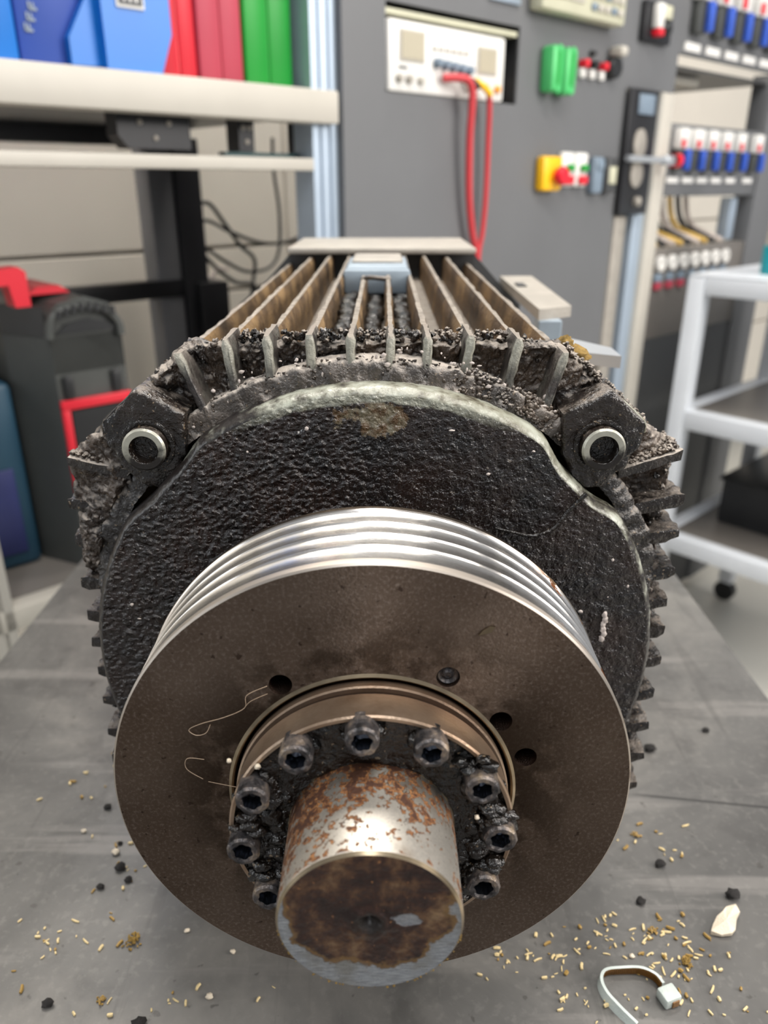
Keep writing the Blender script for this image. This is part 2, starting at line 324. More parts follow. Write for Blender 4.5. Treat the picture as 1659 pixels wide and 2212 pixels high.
# meshes are written in world coordinates for the motor and table, and in wall coordinates (a along the wall, w into it, z up) for the room
ANG = radians(42.4); O3 = Vector((-.61946, .54313, 0)); BEN = Matrix.Translation(O3) @ Matrix.Rotation(ANG, 4, 'Z')
class MB:
    def __init__(s, T=None): s.V = []; s.F = []; s.mi = []; s.T = T
    def add(s, V, F, mi=0):
        k = len(s.V); s.V += [Vector(v) for v in V]; s.F += [tuple(i + k for i in f) for f in F]; s.mi += [mi] * len(F); return s
    def box(s, x0, x1, y0, y1, z0, z1, b=0, mi=0):
        if b:
            bm = bmesh.new(); bmesh.ops.create_cube(bm, size=1)
            for v in bm.verts: v.co = Vector(((x0 + x1) / 2 + v.co.x * (x1 - x0), (y0 + y1) / 2 + v.co.y * (y1 - y0), (z0 + z1) / 2 + v.co.z * (z1 - z0)))
            bmesh.ops.bevel(bm, geom=bm.edges[:], offset=b, segments=2, affect='EDGES', profile=.5)
            bm.verts.index_update(); s.add([v.co.copy() for v in bm.verts], [[v.index for v in f.verts] for f in bm.faces], mi); bm.free(); return s
        return s.add([(x, y, z) for z in (z0, z1) for y in (y0, y1) for x in (x0, x1)], [(0, 2, 3, 1), (4, 5, 7, 6), (0, 1, 5, 4), (2, 6, 7, 3), (0, 4, 6, 2), (1, 3, 7, 5)], mi)
    def tube(s, pts, r, n=8, mi=0, sub=6):
        P = [Vector(p) for p in pts]
        if sub > 1 and len(P) > 2:
            Q = []
            for i in range(len(P) - 1):
                p0, p1, p2, p3 = P[max(i - 1, 0)], P[i], P[i + 1], P[min(i + 2, len(P) - 1)]
                for k in range(sub):
                    u = k / sub; Q.append(.5 * ((2 * p1) + (p2 - p0) * u + (2 * p0 - 5 * p1 + 4 * p2 - p3) * u * u + (3 * p1 - p0 - 3 * p2 + p3) * u ** 3))
            Q.append(P[-1]); P = Q
        V = []; F = []; N = len(P)
        t0 = (P[1] - P[0]).normalized(); a = t0.orthogonal().normalized()
        for i, p in enumerate(P):
            t = (P[min(i + 1, N - 1)] - P[max(i - 1, 0)]).normalized(); a = (a - t * a.dot(t)).normalized(); b = t.cross(a)
            rr = r(i / (N - 1)) if callable(r) else r
            V += [p + (a * cos(2 * pi * k / n) + b * sin(2 * pi * k / n)) * rr for k in range(n)]
        for i in range(N - 1):
            for k in range(n): F.append((i * n + k, i * n + (k + 1) % n, (i + 1) * n + (k + 1) % n, (i + 1) * n + k))
        F += [tuple(range(n))[::-1], tuple((N - 1) * n + k for k in range(n))]
        return s.add(V, F, mi)
    def prism(s, poly, ax, c0, c1, mi=0): # poly in the two other axes, in order x,y,z without ax
        def p(u, v, c): return {'x': (c, u, v), 'y': (u, c, v), 'z': (u, v, c)}[ax]
        n = len(poly); V = [p(u, v, c0) for u, v in poly] + [p(u, v, c1) for u, v in poly]
        F = [tuple(range(n)), tuple(range(2 * n - 1, n - 1, -1))] + [(i, n + i, n + (i + 1) % n, (i + 1) % n) for i in range(n)]
        return s.add(V, F, mi)
    def lathe(s, prof, axis, origin=(0, 0, 0), n=48, mi=0, mis=None, close=False): # profile (d, r) along axis
        o = Vector(origin); ax = Vector(axis).normalized(); e = ax.orthogonal().normalized(); f = ax.cross(e)
        V = []; idx = []
        for d, r in prof:
            if r < 1e-7: V.append(o + ax * d); idx.append([len(V) - 1] * n)
            else:
                idx.append(list(range(len(V), len(V) + n))); V += [o + ax * d + (e * cos(2 * pi * k / n) + f * sin(2 * pi * k / n)) * r for k in range(n)]
        for j in range(len(prof) - 1 + (1 if close else 0)):
            a, b = idx[j], idx[(j + 1) % len(prof)]; F = []
            for k in range(n):
                q = [a[k], a[(k + 1) % n], b[(k + 1) % n], b[k]]; q2 = []
                for v in q:
                    if v not in q2: q2.append(v)
                if len(q2) > 2: F.append(tuple(q2))
            k0 = len(s.V); s.F += [tuple(i + k0 for i in f_) for f_ in F]; s.mi += [mis[j] if mis else mi] * len(F)
        s.V += V
        return s
    def blob(s, c, r, seed, sub=2, sq=(1, 1, 1), rough=.45, mi=0, freq=1.):
        V, F = ICO[sub]; c = Vector(c); sd = Vector((seed * 3.1, seed * 1.7, seed * 2.3))
        s.add([c + Vector((v.x * sq[0], v.y * sq[1], v.z * sq[2])) * r * (1 + rough * noise.noise(v * 1.6 * freq + sd) + rough * .5 * noise.noise(v * 4.1 * freq + sd)) for v in V], F, mi); return s
    def build(s, name, mats, parent=None, smooth=None, bench=False):
        V = [BEN @ v for v in s.V] if bench else s.V
        k = len(COL.objects); me_o = mesh(name, V, s.F, mats, smooth, parent, s.mi)
        bm = bmesh.new(); bm.from_mesh(me_o.data); bmesh.ops.recalc_face_normals(bm, faces=bm.faces); bm.to_mesh(me_o.data); bm.free()
        if smooth is not None: me_o.data.set_sharp_from_angle(angle=radians(smooth))
        return me_o
ICO = {}
for sub_ in (1, 2, 3):
    bm = bmesh.new(); bmesh.ops.create_icosphere(bm, subdivisions=sub_, radius=1); bm.verts.index_update()
    ICO[sub_] = ([v.co.copy() for v in bm.verts], [[v.index for v in f.verts] for f in bm.faces]); bm.free()
def structure(o): o['kind'] = 'structure'; return o
def broot(name, a, w_, z, label, cat, group=None): return root(name, BEN @ Vector((a, w_, z)), label, cat, group, ANG)
def own(o, origin, bench=False, extra=0):
    """give a single-mesh thing its origin at a point of its own"""
    p = (BEN @ Vector(origin)) if bench else Vector(origin)
    o.data.transform(Matrix.Translation(-p)); o.location = p; WORLD[o.name] = Matrix.Translation(p); return o
TZ = -.13; FZ = -.98
# ================================================================ setting
structure(MB().box(-3.2, 4.2, -1.6, 4.2, FZ - .05, FZ).build('floor', 'floor'))
wb = structure(MB().box(-1.7, 4.2, .63, .70, FZ, 1.7).build('wall_back', 'pillar', bench=True)); WORLD[wb.name] = Matrix.Identity(4)
for z0, z1 in ((FZ + .1, -.42), (-.412, -.045), (-.037, .045), (.053, .70), (.708, 1.35)):
    for a0, a1 in ((-1.7, -.6), (-.594, 1.1), (1.106, 2.6), (2.606, 4.2)):
        MB().box(a0, a1, .612, .63, z0, z1, .0015).build('panel', 'cream', wb, bench=True)
structure(MB().box(-1.7, 4.2, .60, .63, FZ, FZ + .1, .002).build('baseboard_back', 'dgrey', bench=True))
# ================================================================ work table
tb = root('work_table', (0, .2, FZ), 'grey steel work table under the oily electric motor', 'table')
MB().box(-.262, .250, -.55, .76, TZ - .012, TZ, .0015).build('table_top', 'table', tb, 40)
MB().box(-.24, .23, -.52, .73, TZ - .06, TZ - .012).build('apron', 'cabd', tb)
for x in (-.235, .195):
    for y in (-.51, .69): MB().box(x, x + .03, y, y + .03, FZ, TZ - .06, .003).build('leg', 'cabd', tb)
# ================================================================ electric motor
mo = root('electric_motor', (0, .3, TZ), 'grease-caked finned electric motor with ribbed steel pulley and rusty shaft', 'motor')
MY0, MY1 = .131, .150
TOPX = [-.0690, -.0520, -.0375, -.0225, -.0080, .0060, .0190, .0340, .0510, .0675]
BOTX = [-.0600, -.0490, -.0360, -.0220, -.0080, .0058, .0185, .0320, .0470, .0605]
def ztop(x): return .1245 - 1.0 * max(0, abs(x) - .045) ** 1.35
outline = [(-.0695, .1195), (.0685, .1195), (.083, .106), (.096, .095), (.1143, .081), (.1143, -.082), (.096, -.095), (.083, -.106), (.0685, -.1205), (-.0695, -.1205), (-.083, -.106), (-.096, -.095), (-.1143, -.080), (-.1143, .078), (-.096, .095), (-.083, .106)]
# body core with square-ish section, closed between the fins
core = [(x * .895, z * .885) for x, z in outline]
MB().prism(core, 'y', .1485, .50).build('stator_body', 'fin', mo, 40)
# wall of the end shield behind the pockets, with uneven crusted rim
bm = bmesh.new(); n = 420; V = []
def perim(u, sc_=1.):
    P = outline; L = [math.dist(P[i], P[(i + 1) % len(P)]) for i in range(len(P))]; t = u * sum(L); i = 0
    while t > L[i]: t -= L[i]; i = (i + 1) % len(P)
    a, b = P[i], P[(i + 1) % len(P)]; k = t / L[i]; return Vector(((a[0] + (b[0] - a[0]) * k) * sc_, 0, (a[1] + (b[1] - a[1]) * k) * sc_))
V = []; F = []; rows = [(MY1 + .004, .86), (MY1 + .004, .995), (MY1 + .001, 1.0), (MY1 - .002, .995), (MY1 - .003, .965), (MY1 - .003, .93), (MY1 - .003, .86)]
for j, (y, s_) in enumerate(rows):
    for i in range(n):
        p = perim(i / n, s_); q = Vector((p.x, y, p.z)); d = noise.noise(q * 160) * .0018 + noise.noise(q * 420) * .0010
        q += Vector((p.x, 0, p.z)).normalized() * d + Vector((0, -abs(noise.noise(q * 230)) * .0035, 0)); V.append(q)
for j in range(len(rows) - 1):
    for i in range(n): F.append((j * n + i, j * n + (i + 1) % n, (j + 1) * n + (i + 1) % n, (j + 1) * n + i))
m_ = MB(); m_.add(V, F); sh = m_.build('end_shield', 'grease', mo, 60)
# shoulder ring in front of the wall: a displaced lathed band
def disp_lathe(name, prof, n, mat, parent, amp, freq, clipx=None, amp2=0, mis=None, smooth=70, rfun=None):
    V = []; F = []; mi = []
    for j, (y, r) in enumerate(prof):
        for i in range(n):
            t = 2 * pi * i / n; rr = r * (rfun(t, j) if rfun else 1); x, z = rr * cos(t), rr * sin(t)
            if clipx: x = max(-clipx, min(clipx, x))
            p = Vector((x, y, z)); k = amp(p, j) if callable(amp) else amp
            d = noise.noise(p * freq) * k + noise.noise(p * freq * 2.7) * k * .5 + (noise.noise(p * freq * 6) * amp2 if amp2 else 0)
            out = Vector((cos(t), 0, sin(t))); p += Vector((0, -d, 0)) + out * d * .5; V.append(p)
    for j in range(len(prof) - 1):
        for i in range(n): F.append((j * n + i, j * n + (i + 1) % n, (j + 1) * n + (i + 1) % n, (j + 1) * n + i)); mi.append(mis[j] if mis else 0)
    m_ = MB(); m_.add(V, F); m_.mi = mi
    return m_.build(name, mat, parent, smooth)
pr = [(.151, .1155)] + [(.1315 + .0015 * k, .1168 - .0001 * k) for k in range(9, 0, -1)] + [(.1305, .1162), (.1298, .115), (.1292, .113), (.1288, .111), (.1284, .109)]
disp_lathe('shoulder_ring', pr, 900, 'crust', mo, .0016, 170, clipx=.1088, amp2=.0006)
# bearing cover disc with notched outline
def rcov(t, j=0):
    d = math.degrees(t) % 360; v = 1.
    for c, dep, wd in ((45, .048, 9), (136, .030, 9), (225, .04, 9), (315, .04, 9)): v -= dep * math.exp(-((d - c) / wd) ** 4)
    return v
prof = [(.1295, .1092), (.1250, .1092), (.1222, .1090), (.1207, .1085), (.1196, .1078), (.1188, .1071), (.1184, .1065)]
nr = 110
for k in range(1, nr + 1): prof.append((.1184, .1065 - (.1065 - .040) * k / nr))
mis = [0] * 4 + [0, 0] + [1] * nr
def ampc(p, j):
    if j < 6: return .00035
    tb_ = .00030 if p.x > 0 else .00055
    return tb_ * min(1, (j - 5) / 4)
disp_lathe('bearing_cover', prof, 1100, ['edge', 'shield'], mo, ampc, 330, amp2=.00012, mis=mis, rfun=lambda t, j: rcov(t) if j < 20 else rcov(t) + (1 - rcov(t)) * min(1, (j - 20) / 25))
# cracked ridge of dried grease running over the cover
rg = MB(); pts = [(.076, .117, .071), (.070, .1172, .064), (.0655, .1172, .0575), (.058, .1172, .0545), (.050, .1172, .0560), (.044, .1172, .0575)]
rg.tube(pts, lambda u: .0009 * (1 - .5 * u), 6); rg.build('grease_ridge', 'wet', mo, 60)
# a short smear of tan dirt on the cover
sm = MB()
for k in range(6): sm.blob((.0885 + .0004 * sin(k * 2), .1180, .0205 - .0021 * k), .0013, k + 50, 2, (.8, .5, 1.3))
sm.build('dirt_smear', 'cableg', mo, 60)
# top fins (front post of each fin is its worn painted nose)
def fin(name, xt, xb, zt, zb, y0, y1, th, mat, seed, ny=40, nz=8):
    V = []; F = []
    ring = []
    for j in range(ny + 1):
        u = j / ny; y = y0 + (y1 - y0) * (u ** 1.6); row = []
        for side in (-1, 1):
            for k in range(nz + 1):
                v = k / nz if side < 0 else 1 - k / nz
                x = xb + (xt - xb) * v; z = zb + (zt - zb) * v; rr = th / 2 * (1 if v < .93 else .55)
                if j == 0: rr *= .55
                p = Vector((x + side * rr, y, z)); d = noise.noise(p * 260 + Vector((seed, 0, 0)))
                p.x += side * d * .0006; p.z += (d * .0007 if v > .9 else 0); p.y += (noise.noise(p * 300) * .0007 if j < 2 else 0)
                if j == 0 and v > .93: p.z -= .0012
                if j == 0: p.y += .0
                row.append(len(V)); V.append(p)
        ring.append(row)
    n_ = len(ring[0])
    for j in range(ny):
        for k in range(n_): F.append((ring[j][k], ring[j][(k + 1) % n_], ring[j + 1][(k + 1) % n_], ring[j + 1][k]))
    F.append(tuple(ring[0])); F.append(tuple(ring[ny][::-1]))
    m_ = MB(); m_.add(V, F); return m_.build(name, mat, mo, 50)
for i, (xt, xb) in enumerate(zip(TOPX, BOTX)):
    zt = ztop(xt); zb = math.sqrt(.1150 ** 2 - xb * xb) if abs(xb) < .11 else .06
    fin('shield_fin', xt, xb, zt, zb - .004, MY0 - .0008, MY1 + .004, .0033, 'finpaint', i, 8)
    fin('cooling_fin', xt, xt * .96, zt - .0015, .098 if abs(xt) < .055 else .088, MY1 + .004, .49, .0036, 'fin', i + 20, 30)
# side fins
RZ = [.0630, .0490, .0325, .0185, .0055, -.0090, -.0255, -.0420, -.0585, -.075]
LZ = [.0610, .0460, .0275, .0125, .0000, -.0140, -.0290, -.0455, -.0600, -.075]
def sfin(sx, z, seed, tip=.1168, droop=.0, YA=.131, YB=.153):
    V = []; F = []; R = []; nx = 7; ny = 24
    for j in range(ny + 1):
        u = j / ny; y = YA + (YB - YA) * u ** 1.3; row = []
        for side in (-1, 1):
            for k in range(nx + 1):
                v = k / nx if side < 0 else 1 - k / nx; x = .098 + (tip - .098) * v
                rr = (.0023 if v < .9 else .0018) * (.6 if j == 0 else 1); rr *= 1 + .5 * max(0, noise.noise(Vector((seed, y * 90, v * 3)))) * 1.5
                zz = z + .0045 * (v - 1) * (1 if sx > 0 else .6) - droop * v
                p = Vector((sx * x, y, zz + side * rr)); d = noise.noise(p * 240 + Vector((seed * 2, 0, 0))); p.z += side * d * .0008; p.x += sx * d * .0011
                row.append(len(V)); V.append(p)
        R.append(row)
    n_ = len(R[0])
    for j in range(ny):
        for k in range(n_): F.append((R[j][k], R[j][(k + 1) % n_], R[j + 1][(k + 1) % n_], R[j + 1][k]))
    F += [tuple(R[0]), tuple(R[ny][::-1])]
    m_ = MB(); m_.add(V, F); return m_.build('side_fin', 'grease', mo, 50)
for i, z in enumerate(RZ): sfin(1, z, i, .1172 + .0006 * (i % 3)); sfin(1, z, i + 60, .1100, 0, .154, .49)
for i, z in enumerate(LZ): sfin(-1, z, i + 40, .1160 if i > 1 else .1158); sfin(-1, z, i + 80, .1100, 0, .154, .49)
# corner fins and corner pads with their big socket screws
for sx in (1, -1):
    for sz in (1, -1):
        pad = [(.067, .098), (.0825, .1065), (.0845, .1062), (.0965, .0955), (.0972, .0935), (.096, .087), (.091, .077), (.083, .0695), (.077, .0700), (.0725, .0745), (.068, .083)]
        m_ = MB(); poly = [(sx * x, sz * z) for x, z in pad]
        n_ = len(poly); cx = sum(p[0] for p in poly) / n_; cz = sum(p[1] for p in poly) / n_
        V = []; F = []
        def up_(P, k=8): # subdivide outline
            Q = []
            for i in range(len(P)):
                a, b = P[i], P[(i + 1) % len(P)]
                for q in range(k): Q.append((a[0] + (b[0] - a[0]) * q / k, a[1] + (b[1] - a[1]) * q / k))
            return Q
        Q = up_(poly); nq = len(Q)
        rows = [(.152, 1.0), (.140, 1.), (.130, 1.), (.1270, .995), (.1258, .97)] + [(.1255, s_) for s_ in (.9, .82, .74, .66, .58, .5, .42, .34, .26, .18, .1)]
        for j, (y, s_) in enumerate(rows):
            for (x, z) in Q:
                p = Vector((cx + (x - cx) * s_, y, cz + (z - cz) * s_)); d = noise.noise(p * 300) * .0007 + noise.noise(p * 700) * .0003
                p += Vector((0, -d, 0)) + Vector((x - cx, 0, z - cz)).normalized() * d * .8; V.append(p)
        for j in range(len(rows) - 1):
            for i in range(nq): F.append((j * nq + i, j * nq + (i + 1) % nq, (j + 1) * nq + (i + 1) % nq, (j + 1) * nq + i))
        F.append(tuple((len(rows) - 1) * nq + i for i in range(nq)))
        m_.add(V, F); padob = m_.build('corner_pad', 'grease', mo, 60)
        # worn painted edge along the outside of the pad
        if sz > 0:
            MB().tube([(sx * .0832, .1272, .1058), (sx * .0900, .1268, .1005), (sx * .0962, .1272, .0948), (sx * .0972, .128, .0905)], .00075, 6).build('worn_edge', 'edge', padob, 60)
        bx, bz = sx * .0815, sz * .0862
        b = MB(); b.lathe([(0, .0078), (-.0052, .0078), (-.0060, .0071), (-.0060, .0052), (-.0052, .0047), (-.0015, .0044), (-.0012, 0)], (0, 1, 0), (bx, .1262, bz), 48, mis=[1, 2, 2, 0, 0, 0])
        cb = b.build('corner_screw', ['wet', 'grease', 'boltring' if sz > 0 else 'grease'], mo, 40)
        w_ = MB(); w_.lathe([(0, .0100), (-.0010, .0098), (-.0014, .0088), (-.0010, .0079)], (0, 1, 0), (bx, .1258, bz), 40); w_.build('washer', 'wet', cb, 50)
        # corner ledge fin reaching out to the side
        m_ = MB(); V = []; F = []; A = (.091, .0735); B = (.1130, .0810 if sx > 0 else .0785); R = []
        for j in range(16):
            y = MY0 - .001 + .023 * (j / 15) ** 1.3; row = []
            for side in (-1, 1):
                for k in range(9):
                    v = k / 8 if side < 0 else 1 - k / 8
                    p = Vector((sx * (A[0] + (B[0] - A[0]) * v), y, sz * (A[1] + (B[1] - A[1]) * v + side * .0017))); d = noise.noise(p * 260); p.z += side * d * .0008; p.x += d * .0006
                    row.append(len(V)); V.append(p)
            R.append(row)
        for j in range(15):
            for k in range(18): F.append((R[j][k], R[j][(k + 1) % 18], R[j + 1][(k + 1) % 18], R[j + 1][k]))
        F += [tuple(R[0]), tuple(R[15][::-1])]
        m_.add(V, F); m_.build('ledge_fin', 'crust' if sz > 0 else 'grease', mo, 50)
# crumbly grime packed in the pockets, on the rims and along the flanks
rnd = random.Random(5); g = MB()
NP, NV = 1500, 30; V = []; F = []
for j in range(NV + 1):
    v = j / NV
    for i in range(NP):
        q = perim(i / NP, 1.003); rq = q.length; rin = min(.1120, rq * .93); d = q.normalized(); p = d * (rin + (rq - rin) * v)
        top = p.z > .09 and abs(p.x) < .08; left = p.x < -.09 and p.z > .02; ch_ = abs(p.x) > .066 and p.z > .06
        th = .0020 + .0042 * max(0, noise.noise(p * 95 + Vector((3, 0, 0))) + .25) + .0022 * max(0, noise.noise(p * 260))
        if left: th += .0155 * min(1, max(0, (p.z - .015) / .02)) * (1 - .35 * v) * min(1, v * 4 + .2)
        elif ch_: th += .0035
        elif top: th *= .75 + .5 * v
        th += .0011 * noise.noise(p * 700) + .0005 * noise.noise(p * 1500)
        if v > .9: th *= 1 - (v - .9) * (1.5 if left else 6)
        o_ = noise.noise_vector(p * 520) * .0009; V.append(p + Vector((o_.x, MY1 - .0030 - th, o_.z)) + (d * .0012 * noise.noise(p * 330) if v > .85 else Vector()))
for j in range(NV):
    for i in range(NP): F.append((j * NP + i, j * NP + (i + 1) % NP, (j + 1) * NP + (i + 1) % NP, (j + 1) * NP + i))
g.add(V, F)
def speck(p, r, sq=(1, 1, 1), sub=2, mi=0): g.blob(p, r, rnd.random() * 90, sub, sq, .9, mi, 1.3)
for i in range(len(TOPX) - 1):
    for k in range(16):
        u = rnd.uniform(.16, .84); xt = TOPX[i] + (TOPX[i + 1] - TOPX[i]) * u; zz = ztop(xt)
        v = rnd.uniform(.6, 1); zb = math.sqrt(.1165 ** 2 - (xt * .9) ** 2)
        z = zb + (zz - zb - .001) * v; x = xt * (.9 + .1 * v)
        speck((x, MY1 - .003 - rnd.random() * .005, z), rnd.uniform(.0005, .0013), (1, rnd.uniform(.8, 1.4), 1), mi=rnd.choice((0, 1)))
for k in range(520): # crust on the shoulder below the top fins
    a = radians(rnd.uniform(48, 132)); r = rnd.uniform(.1115, .1172); y = .1288 + (r - .110) * .3
    speck((r * cos(a), y + rnd.uniform(-.0003, .001), r * sin(a)), rnd.uniform(.0003, .0008), (1, .6, 1), 1)
for k in range(420): # right shoulder, heavier
    a = radians(rnd.uniform(50, 74)); r = rnd.uniform(.110, .1180); y = .1285 + (r - .110) * .3
    speck((r * cos(a), y, r * sin(a)), rnd.uniform(.0004, .0011), (1, .7, 1), 1)
for k in range(520): # crumbly rim along the top-back edge and on the chamfers
    u = rnd.random()
    if u < .4: x = rnd.uniform(-.068, .067); p = (x, MY1 + rnd.uniform(-.003, .004), ztop(x) - rnd.uniform(.0015, .0045))
    elif u < .85: s_ = rnd.random(); p = (.0700 + .030 * s_, MY1 + rnd.uniform(-.012, .004), .1185 - .0260 * s_ + rnd.uniform(-.0015, .0012))
    else: s_ = rnd.random(); p = (-(.0700 + .030 * s_), MY1 + rnd.uniform(-.008, .004), .1175 - .0265 * s_ + rnd.uniform(-.0015, .0006))
    speck(p, rnd.uniform(.0004, .0012), mi=0)
for sx, ZL in ((1, RZ), (-1, LZ)):
    allz = [.079] + ZL
    for i in range(len(allz) - 1):
        for k in range(14):
            z = allz[i + 1] + (allz[i] - allz[i + 1]) * rnd.uniform(.1, .9)
            speck((sx * rnd.uniform(.101, .1135), MY0 + rnd.uniform(.004, .014), z), rnd.uniform(.0006, .0014), mi=rnd.choice((0, 1)))
for k in range(260):
    u = rnd.random(); speck((.095 + .018 * u, MY0 + rnd.uniform(.001, .020), .0755 + .0070 * u + .0012), rnd.uniform(.0004, .0012), (1, 1, .8))
    u = rnd.random(); speck((-(.095 + .017 * u), MY0 + rnd.uniform(.001, .020), .0755 + .0045 * u + .0012), rnd.uniform(.0004, .0012), (1, 1, .8))
go = g.build('packed_grime', ['grime', 'wet'], mo, 80); go['kind'] = 'stuff'
# rusty wool of dirt by the right outermost fin
MB().blob((.0745, .150, .1140), .0042, 7, 3, (1.3, 1, .8), .8).blob((.0715, .151, .1175), .0028, 9, 3, (1, 1, 1), .8).build('dirt_tuft', 'moss', mo, 80)
# bright little chips stuck in the grease
ch = MB()
for k in range(150):
    q = rnd.random()
    if q < .72: a = radians(rnd.uniform(48, 130)); r = rnd.uniform(.112, .121); p = Vector((r * cos(a), .1288 + rnd.random() * .004, r * sin(a)))
    elif q < .82: a = radians(rnd.uniform(-10, 180)); r = rnd.uniform(.08, .104); p = Vector((r * cos(a), .1176, r * sin(a)))
    else: s_ = rnd.choice((1, -1)); p = Vector((s_ * rnd.uniform(.093, .112), .136, rnd.uniform(.02, .09)))
    ch.blob(p, rnd.uniform(.0003, .0007), k, 1, (rnd.uniform(.5, 2), .6, rnd.uniform(.5, 1.6)), .5)
co_ = ch.build('stuck_chips', 'cableg', mo, 60); co_['kind'] = 'stuff'
# glossy black lining between the two middle fins
for x0, x1, zz in ((-.0205, -.0100, .111), (-.0060, .0040, .109), (.0080, .0172, .110)):
    m_ = MB(); 
    for k in range(26): m_.blob(((x0 + x1) / 2 + rnd.uniform(-.002, .002), .158 + k * .0085, zz + rnd.uniform(-.001, .001)), .0052, k + zz * 900, 2, (.95, 1.6, .6), .35)
    m_.build('channel_grease', 'wet', mo, 80)
# rear cover plate, clip block, side brackets
rp = MB(); rp.box(-.0695, .0735, .475, .60, .1245, .1288, .0012)
rear = rp.build('rear_cover', 'bracket', mo, 40)
MB().prism([(-.088, .104), (-.0695, .1235), (.0735, .1235), (.092, .104), (.112, .085), (.112, -.085), (.08, -.119), (-.08, -.119), (-.112, -.085), (-.112, .085)], 'y', .492, .60).build('rear_housing', 'cabd', mo)
cl = MB(); cl.box(-.0195, .0185, .345, .425, .1235, .1275, .003); cl.box(-.0205, .0195, .340, .352, .112, .1262, .002)
clip = cl.build('clip_block', ['clip'], mo, 40)
MB().box(-.0165, .0155, .368, .425, .1272, .1290, .0015).build('clip_top', 'bracket', clip, 40)
MB().tube([(-.009, .322, .1225), (-.005, .318, .1240), (.002, .318, .1235), (.007, .322, .1225)], .0013, 8).build('clip_catch', 'grime', clip, 60)
br = MB(); br.prism([(.096, .33), (.1185, .345), (.1240, .515), (.098, .515)], 'z', .098, .1045)
b1 = br.build('side_bracket', 'bracket', mo)
MB().box(.096, .1105, .33, .345, .080, .098, .001).build('bracket_rib', 'clip', b1)
MB().box(.101, .1075, .440, .458, .1046, .1056, .0004).build('slot_cover', 'cabd', b1)
MB().prism([(.099, .268), (.104, .250), (.1205, .240), (.1215, .262), (.104, .292)], 'z', .0890, .0950).build('small_bracket', 'alu', mo)
MB().lathe([(0, .0055), (-.010, .0055), (-.011, .0045), (-.011, 0)], (0, 0, 1), (.113, .262, .0890), 20).build('bracket_stud', 'bracket', mo, 40)
MB().box(-.10, -.04, .16, .46, TZ, -.105, .002).build('foot', 'cabd', mo); MB().box(.04, .10, .16, .46, TZ, -.105, .002).build('foot', 'cabd', mo)
# ---- pulley
prof = [(.0456, .0426), (.0456, .0786), (.0461, .0792), (.0494, .0792)]
y = .0502
for k in range(4):
    y0 = .0500 + k * .0082
    prof += [(y0, .0791), (y0 + .0003, .0786), (y0 + .0010, .0784), (y0 + .0040, .07835), (y0 + .0068, .0785), (y0 + .0074, .0788), (y0 + .0078, .0791)]
prof += [(.0828, .0790), (.0833, .0795), (.0850, .0795), (.0854, .0791), (.0854, .030)]
pl = MB(); pl.lathe(prof, (0, 1, 0), (0, 0, 0), 360, mis=[0] + [1] * (len(prof) - 2))
pl.lathe([(.0854, .034), (.1175, .034), (.119, .04)], (0, 1, 0), (0, 0, 0), 96, mi=2)
pl.lathe([(.0456, .0426), (.0478, .0420), (.060, .0420)], (0, 1, 0), (0, 0, 0), 180, mi=3)
pul = pl.build('pulley', ['flange', 'polished', 'grease', 'threads'], mo, 24)
cut = MB()
HOLES = [(-.0262, .0402, 1), (.0220, .0428, 0), (.0380, .0272, 1), (.0462, .0140, 1)]
for hx, hz, th in HOLES: cut.lathe([(.040, 0), (.040, .0034), (.0600 if th else .0475, .0034), (.0600 if th else .0475, 0)], (0, 1, 0), (hx, 0, hz), 36)
co = cut.build('cutter', 'threads')
md = pul.modifiers.new('b', 'BOOLEAN'); md.operation = 'DIFFERENCE'; md.object = co; md.solver = 'FLOAT' if 'FLOAT' in [e.identifier for e in md.bl_rna.properties['solver'].enum_items] else 'FAST'
bpy.context.view_layer.update(); dg = bpy.context.evaluated_depsgraph_get()
nm = bpy.data.meshes.new_from_object(pul.evaluated_get(dg)); pul.modifiers.clear(); pul.data = nm; bpy.data.objects.remove(co)
nm.set_sharp_from_angle(angle=radians(24))
for hx, hz, th in HOLES:
    m_ = MB()
    if th: m_.lathe([(.0456, .0036), (.0462, .0034), (.0598, .0034), (.0598, 0)], (0, 1, 0), (hx, 0, hz), 28); m_.build('threaded_hole', 'threads', pul, 40)
    else: m_.lathe([(.0470, .0033), (.0466, .0028), (.0474, .0020), (.0466, .0010), (.0468, 0)], (0, 1, 0), (hx, 0, hz), 28); m_.build('set_screw', 'bolt', pul, 40)
MB().lathe([(.0450, .0431), (.0453, .0426), (.0460, .0422), (.0466, .0420)], (0, 1, 0), (0, 0, 0), 200).lathe([(.0456, .0440), (.0450, .0431)], (0, 1, 0), (0, 0, 0), 200).build('bore_edge', 'chrome', pul, 40)
# ---- clamping collar
c_ = MB(); c_.lathe([(.0432, .0395), (.0405, .0408), (.0305, .0412), (.0300, .0407), (.0300, .0398)], (0, 1, 0), (0, 0, 0), 240, mis=[1, 0, 0, 0])
c_.lathe([(.055, .0414), (.0458, .0414), (.0434, .0414), (.0430, .0409), (.0430, .036)], (0, 1, 0), (0, 0, 0), 240, mis=[1, 0, 0, 0])
colr = c_.build('clamping_collar', ['collar', 'threads'], mo, 30)
V = []; F = []; nr, nt = 26, 420
def facey(r, t):
    x, z = r * cos(t), r * sin(t); p = Vector((x, 0, z)); wet = .5 + .5 * min(1, max(0, (.7 - sin(t)) * .8))
    return .0315 - wet * (.0016 * max(0, noise.noise(p * 190) + .15) + .0008 * noise.noise(p * 480)) 
for j in range(nr + 1):
    r = .0400 - (.0400 - .0242) * j / nr
    for i in range(nt):
        t = 2 * pi * i / nt; yy = facey(r, t) if 0 < j else .0302
        if j == 1: yy = .0308
        V.append((r * cos(t), yy, r * sin(t)))
